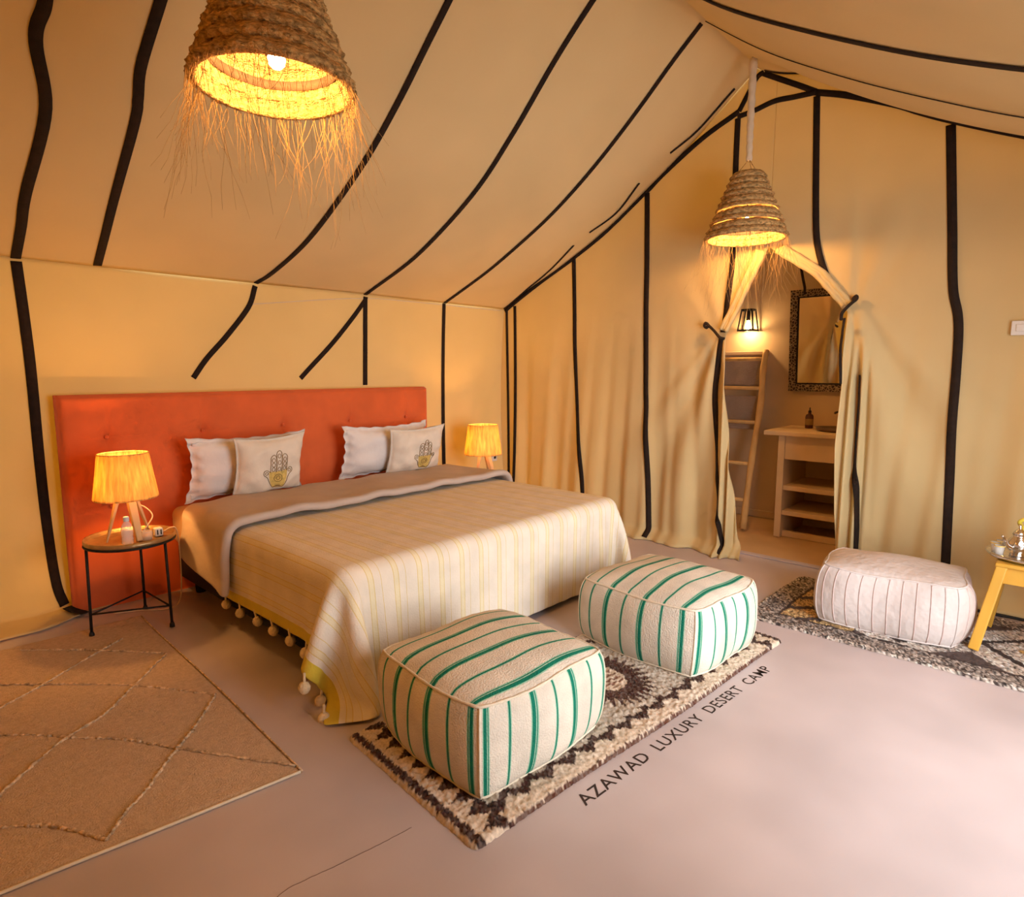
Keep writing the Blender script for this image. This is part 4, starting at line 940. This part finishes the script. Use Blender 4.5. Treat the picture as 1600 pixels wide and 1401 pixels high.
# mirror leaning forward from the wall
mr_ = thing('mirror', (6.0, 1.72, 1.25), 'rectangular mirror in a dark inlaid frame above the washstand', 'mirror')
y0, y1, z0, z1 = 1.36, 2.052, 1.262, 2.175; xb, xt = 6.06, 5.985; fw = .062
def ml(y, z): return (xb+(xt-xb)*(z-z0)/(z1-z0), y, z)
def frame_piece(q):
    V = [ml(*p) for p in q]; d = np.array([-.022, 0, -.002]); V2 = [tuple(np.array(p)+d) for p in V]
    return MB().add(V+V2, [(3, 2, 1, 0), (4, 5, 6, 7), (0, 1, 5, 4), (1, 2, 6, 5), (2, 3, 7, 6), (3, 0, 4, 7)])
frame_piece([(y0, z0), (y1, z0), (y1-fw, z0+fw), (y0+fw, z0+fw)]).build('frame_rail', MAT['inlay'], mr_, smooth=False)
frame_piece([(y0+fw, z1-fw), (y1-fw, z1-fw), (y1, z1), (y0, z1)]).build('frame_rail', MAT['inlay'], mr_, smooth=False)
frame_piece([(y0, z0), (y0+fw, z0+fw), (y0+fw, z1-fw), (y0, z1)]).build('frame_stile', MAT['inlay'], mr_, smooth=False)
frame_piece([(y1-fw, z0+fw), (y1, z0), (y1, z1), (y1-fw, z1-fw)]).build('frame_stile', MAT['inlay'], mr_, smooth=False)
il = MB(); k = fw+.012
for q in (((y0+fw, z0+fw), (y1-fw, z0+fw), (y1-k, z0+k), (y0+k, z0+k)), ((y0+k, z1-k), (y1-k, z1-k), (y1-fw, z1-fw), (y0+fw, z1-fw)), ((y0+fw, z0+fw), (y0+k, z0+k), (y0+k, z1-k), (y0+fw, z1-fw)), ((y1-k, z0+k), (y1-fw, z0+fw), (y1-fw, z1-fw), (y1-k, z1-k))):
    V = [np.array(ml(*p)) for p in q]; il.add(V+[p+np.array([-.014, 0, 0]) for p in V], [(3, 2, 1, 0), (4, 5, 6, 7), (0, 1, 5, 4), (1, 2, 6, 5), (2, 3, 7, 6), (3, 0, 4, 7)])
il.build('inner_lip', MAT['black'], mr_, smooth=False)
gl = MB().add([np.array(ml(*p))+np.array([-.008, 0, 0]) for p in ((y0+.04, z0+.04), (y1-.04, z0+.04), (y1-.04, z1-.04), (y0+.04, z1-.04))]+[np.array(ml(*p))+np.array([-.002, 0, 0]) for p in ((y0+.04, z0+.04), (y1-.04, z0+.04), (y1-.04, z1-.04), (y0+.04, z1-.04))], [(0, 1, 2, 3), (7, 6, 5, 4), (0, 4, 5, 1), (1, 5, 6, 2), (2, 6, 7, 3), (3, 7, 4, 0)])
gl.build('glass', MAT['mirror'], mr_, smooth=False)
MB().tube(smooth_line([(5.97, 1.93, 2.13), (5.972, 1.935, 2.19), (6.0, 1.96, 2.26), (6.06, 2.00, 2.36), (6.095, 2.02, 2.42)], 20), .012, 8).build('hanging_strap', MAT['rope'], mr_)
# ladder towel rack
ld = thing('towel_ladder', (5.6, 2.35, 0), 'rough wooden ladder leaning against the bathroom wall', 'ladder')
def rail(y_off, wig): return smooth_line([(5.47, 2.19+y_off, .012), (5.60, 2.205+y_off+wig, .43), (5.72, 2.220+y_off-wig, .82), (5.83, 2.225+y_off-wig, 1.17), (5.915, 2.245+y_off+wig, 1.43), (5.975, 2.252+y_off, 1.64)], 26)
R1, R2 = rail(0, .004), rail(.46, .006)
MB().tube(R1, .029+.003*np.sin(np.arange(26)), 10).build('rail', MAT['wood'], ld); MB().tube(R2, .026+.003*np.sin(np.arange(26)*1.3), 10).build('rail', MAT['wood'], ld)
for z in (.28, .62, .965, 1.29, 1.56):
    i = int(np.argmin(np.abs(R1[:, 2]-z))); MB().tube([R1[i]+np.array([0, -.01, 0]), R2[i]+np.array([0, .01, 0])], .017, 8).build('rung', MAT['wood'], ld)
for z1_, z0_, lb in ((1.545, 1.29, 'grey towel folded over the top rung of the ladder'), (1.20, .88, 'grey towel hanging on the middle rung of the ladder')):
    i = int(np.argmin(np.abs(R1[:, 2]-z1_))); p = R1[i]; A, B_ = np.meshgrid(np.linspace(0, 1, 20), np.linspace(0, 1, 14), indexing='ij')
    tw_ = MB().grid(p[0]+.045+.012*np.sin(9*A)*B_-.10*B_*0-.02*B_, p[1]+.035+.385*A, z1_+.01-(z1_-z0_)*B_)
    o = tw_.build('towel', MAT['towel'], base=(float(p[0]), float(p[1])+.2, z0_), solid=.012); tag(o, lb, 'towel', 'towels on the ladder')
# wall sconce
sn = thing('wall_sconce', (6.02, 2.455, 1.78), 'lit wire lantern sconce on the bathroom wall above the ladder', 'sconce')
cx_, cy_ = 6.02, 2.455; lo_, hi_ = 1.835, 2.03
for s in ((-1, -1), (1, -1), (1, 1), (-1, 1)):
    MB().beam((cx_+.062*s[0], cy_+.075*s[1], lo_), (cx_+.045*s[0], cy_+.050*s[1], hi_), .012, .012).build('bar', MAT['black'], sn, smooth=False)
for z, k in ((lo_, 1.0), (hi_, .68)):
    q = [(cx_+.062*k*a_, cy_+.075*k*b_, z) for a_, b_ in ((-1, -1), (1, -1), (1, 1), (-1, 1))]
    for i in range(4): MB().beam(q[i], q[(i+1) % 4], .014, .018).build('hoop_bar', MAT['black'], sn, smooth=False)
MB().lathe([(0, -.04), (.016, -.034), (.026, -.012), (.024, .008), (.013, .03), (.012, .05)], (cx_, cy_, 1.885), 16).build('bulb', MAT['bulb_small'], sn)
MB().lathe([(.014, .045), (.018, .05), (.018, .14)], (cx_, cy_, 1.885), 12, True).build('socket', MAT['black'], sn)
bulb_light('sconce_bulb', (cx_-.01, cy_, 1.83), 7, (1.0, .60, .24), .03)
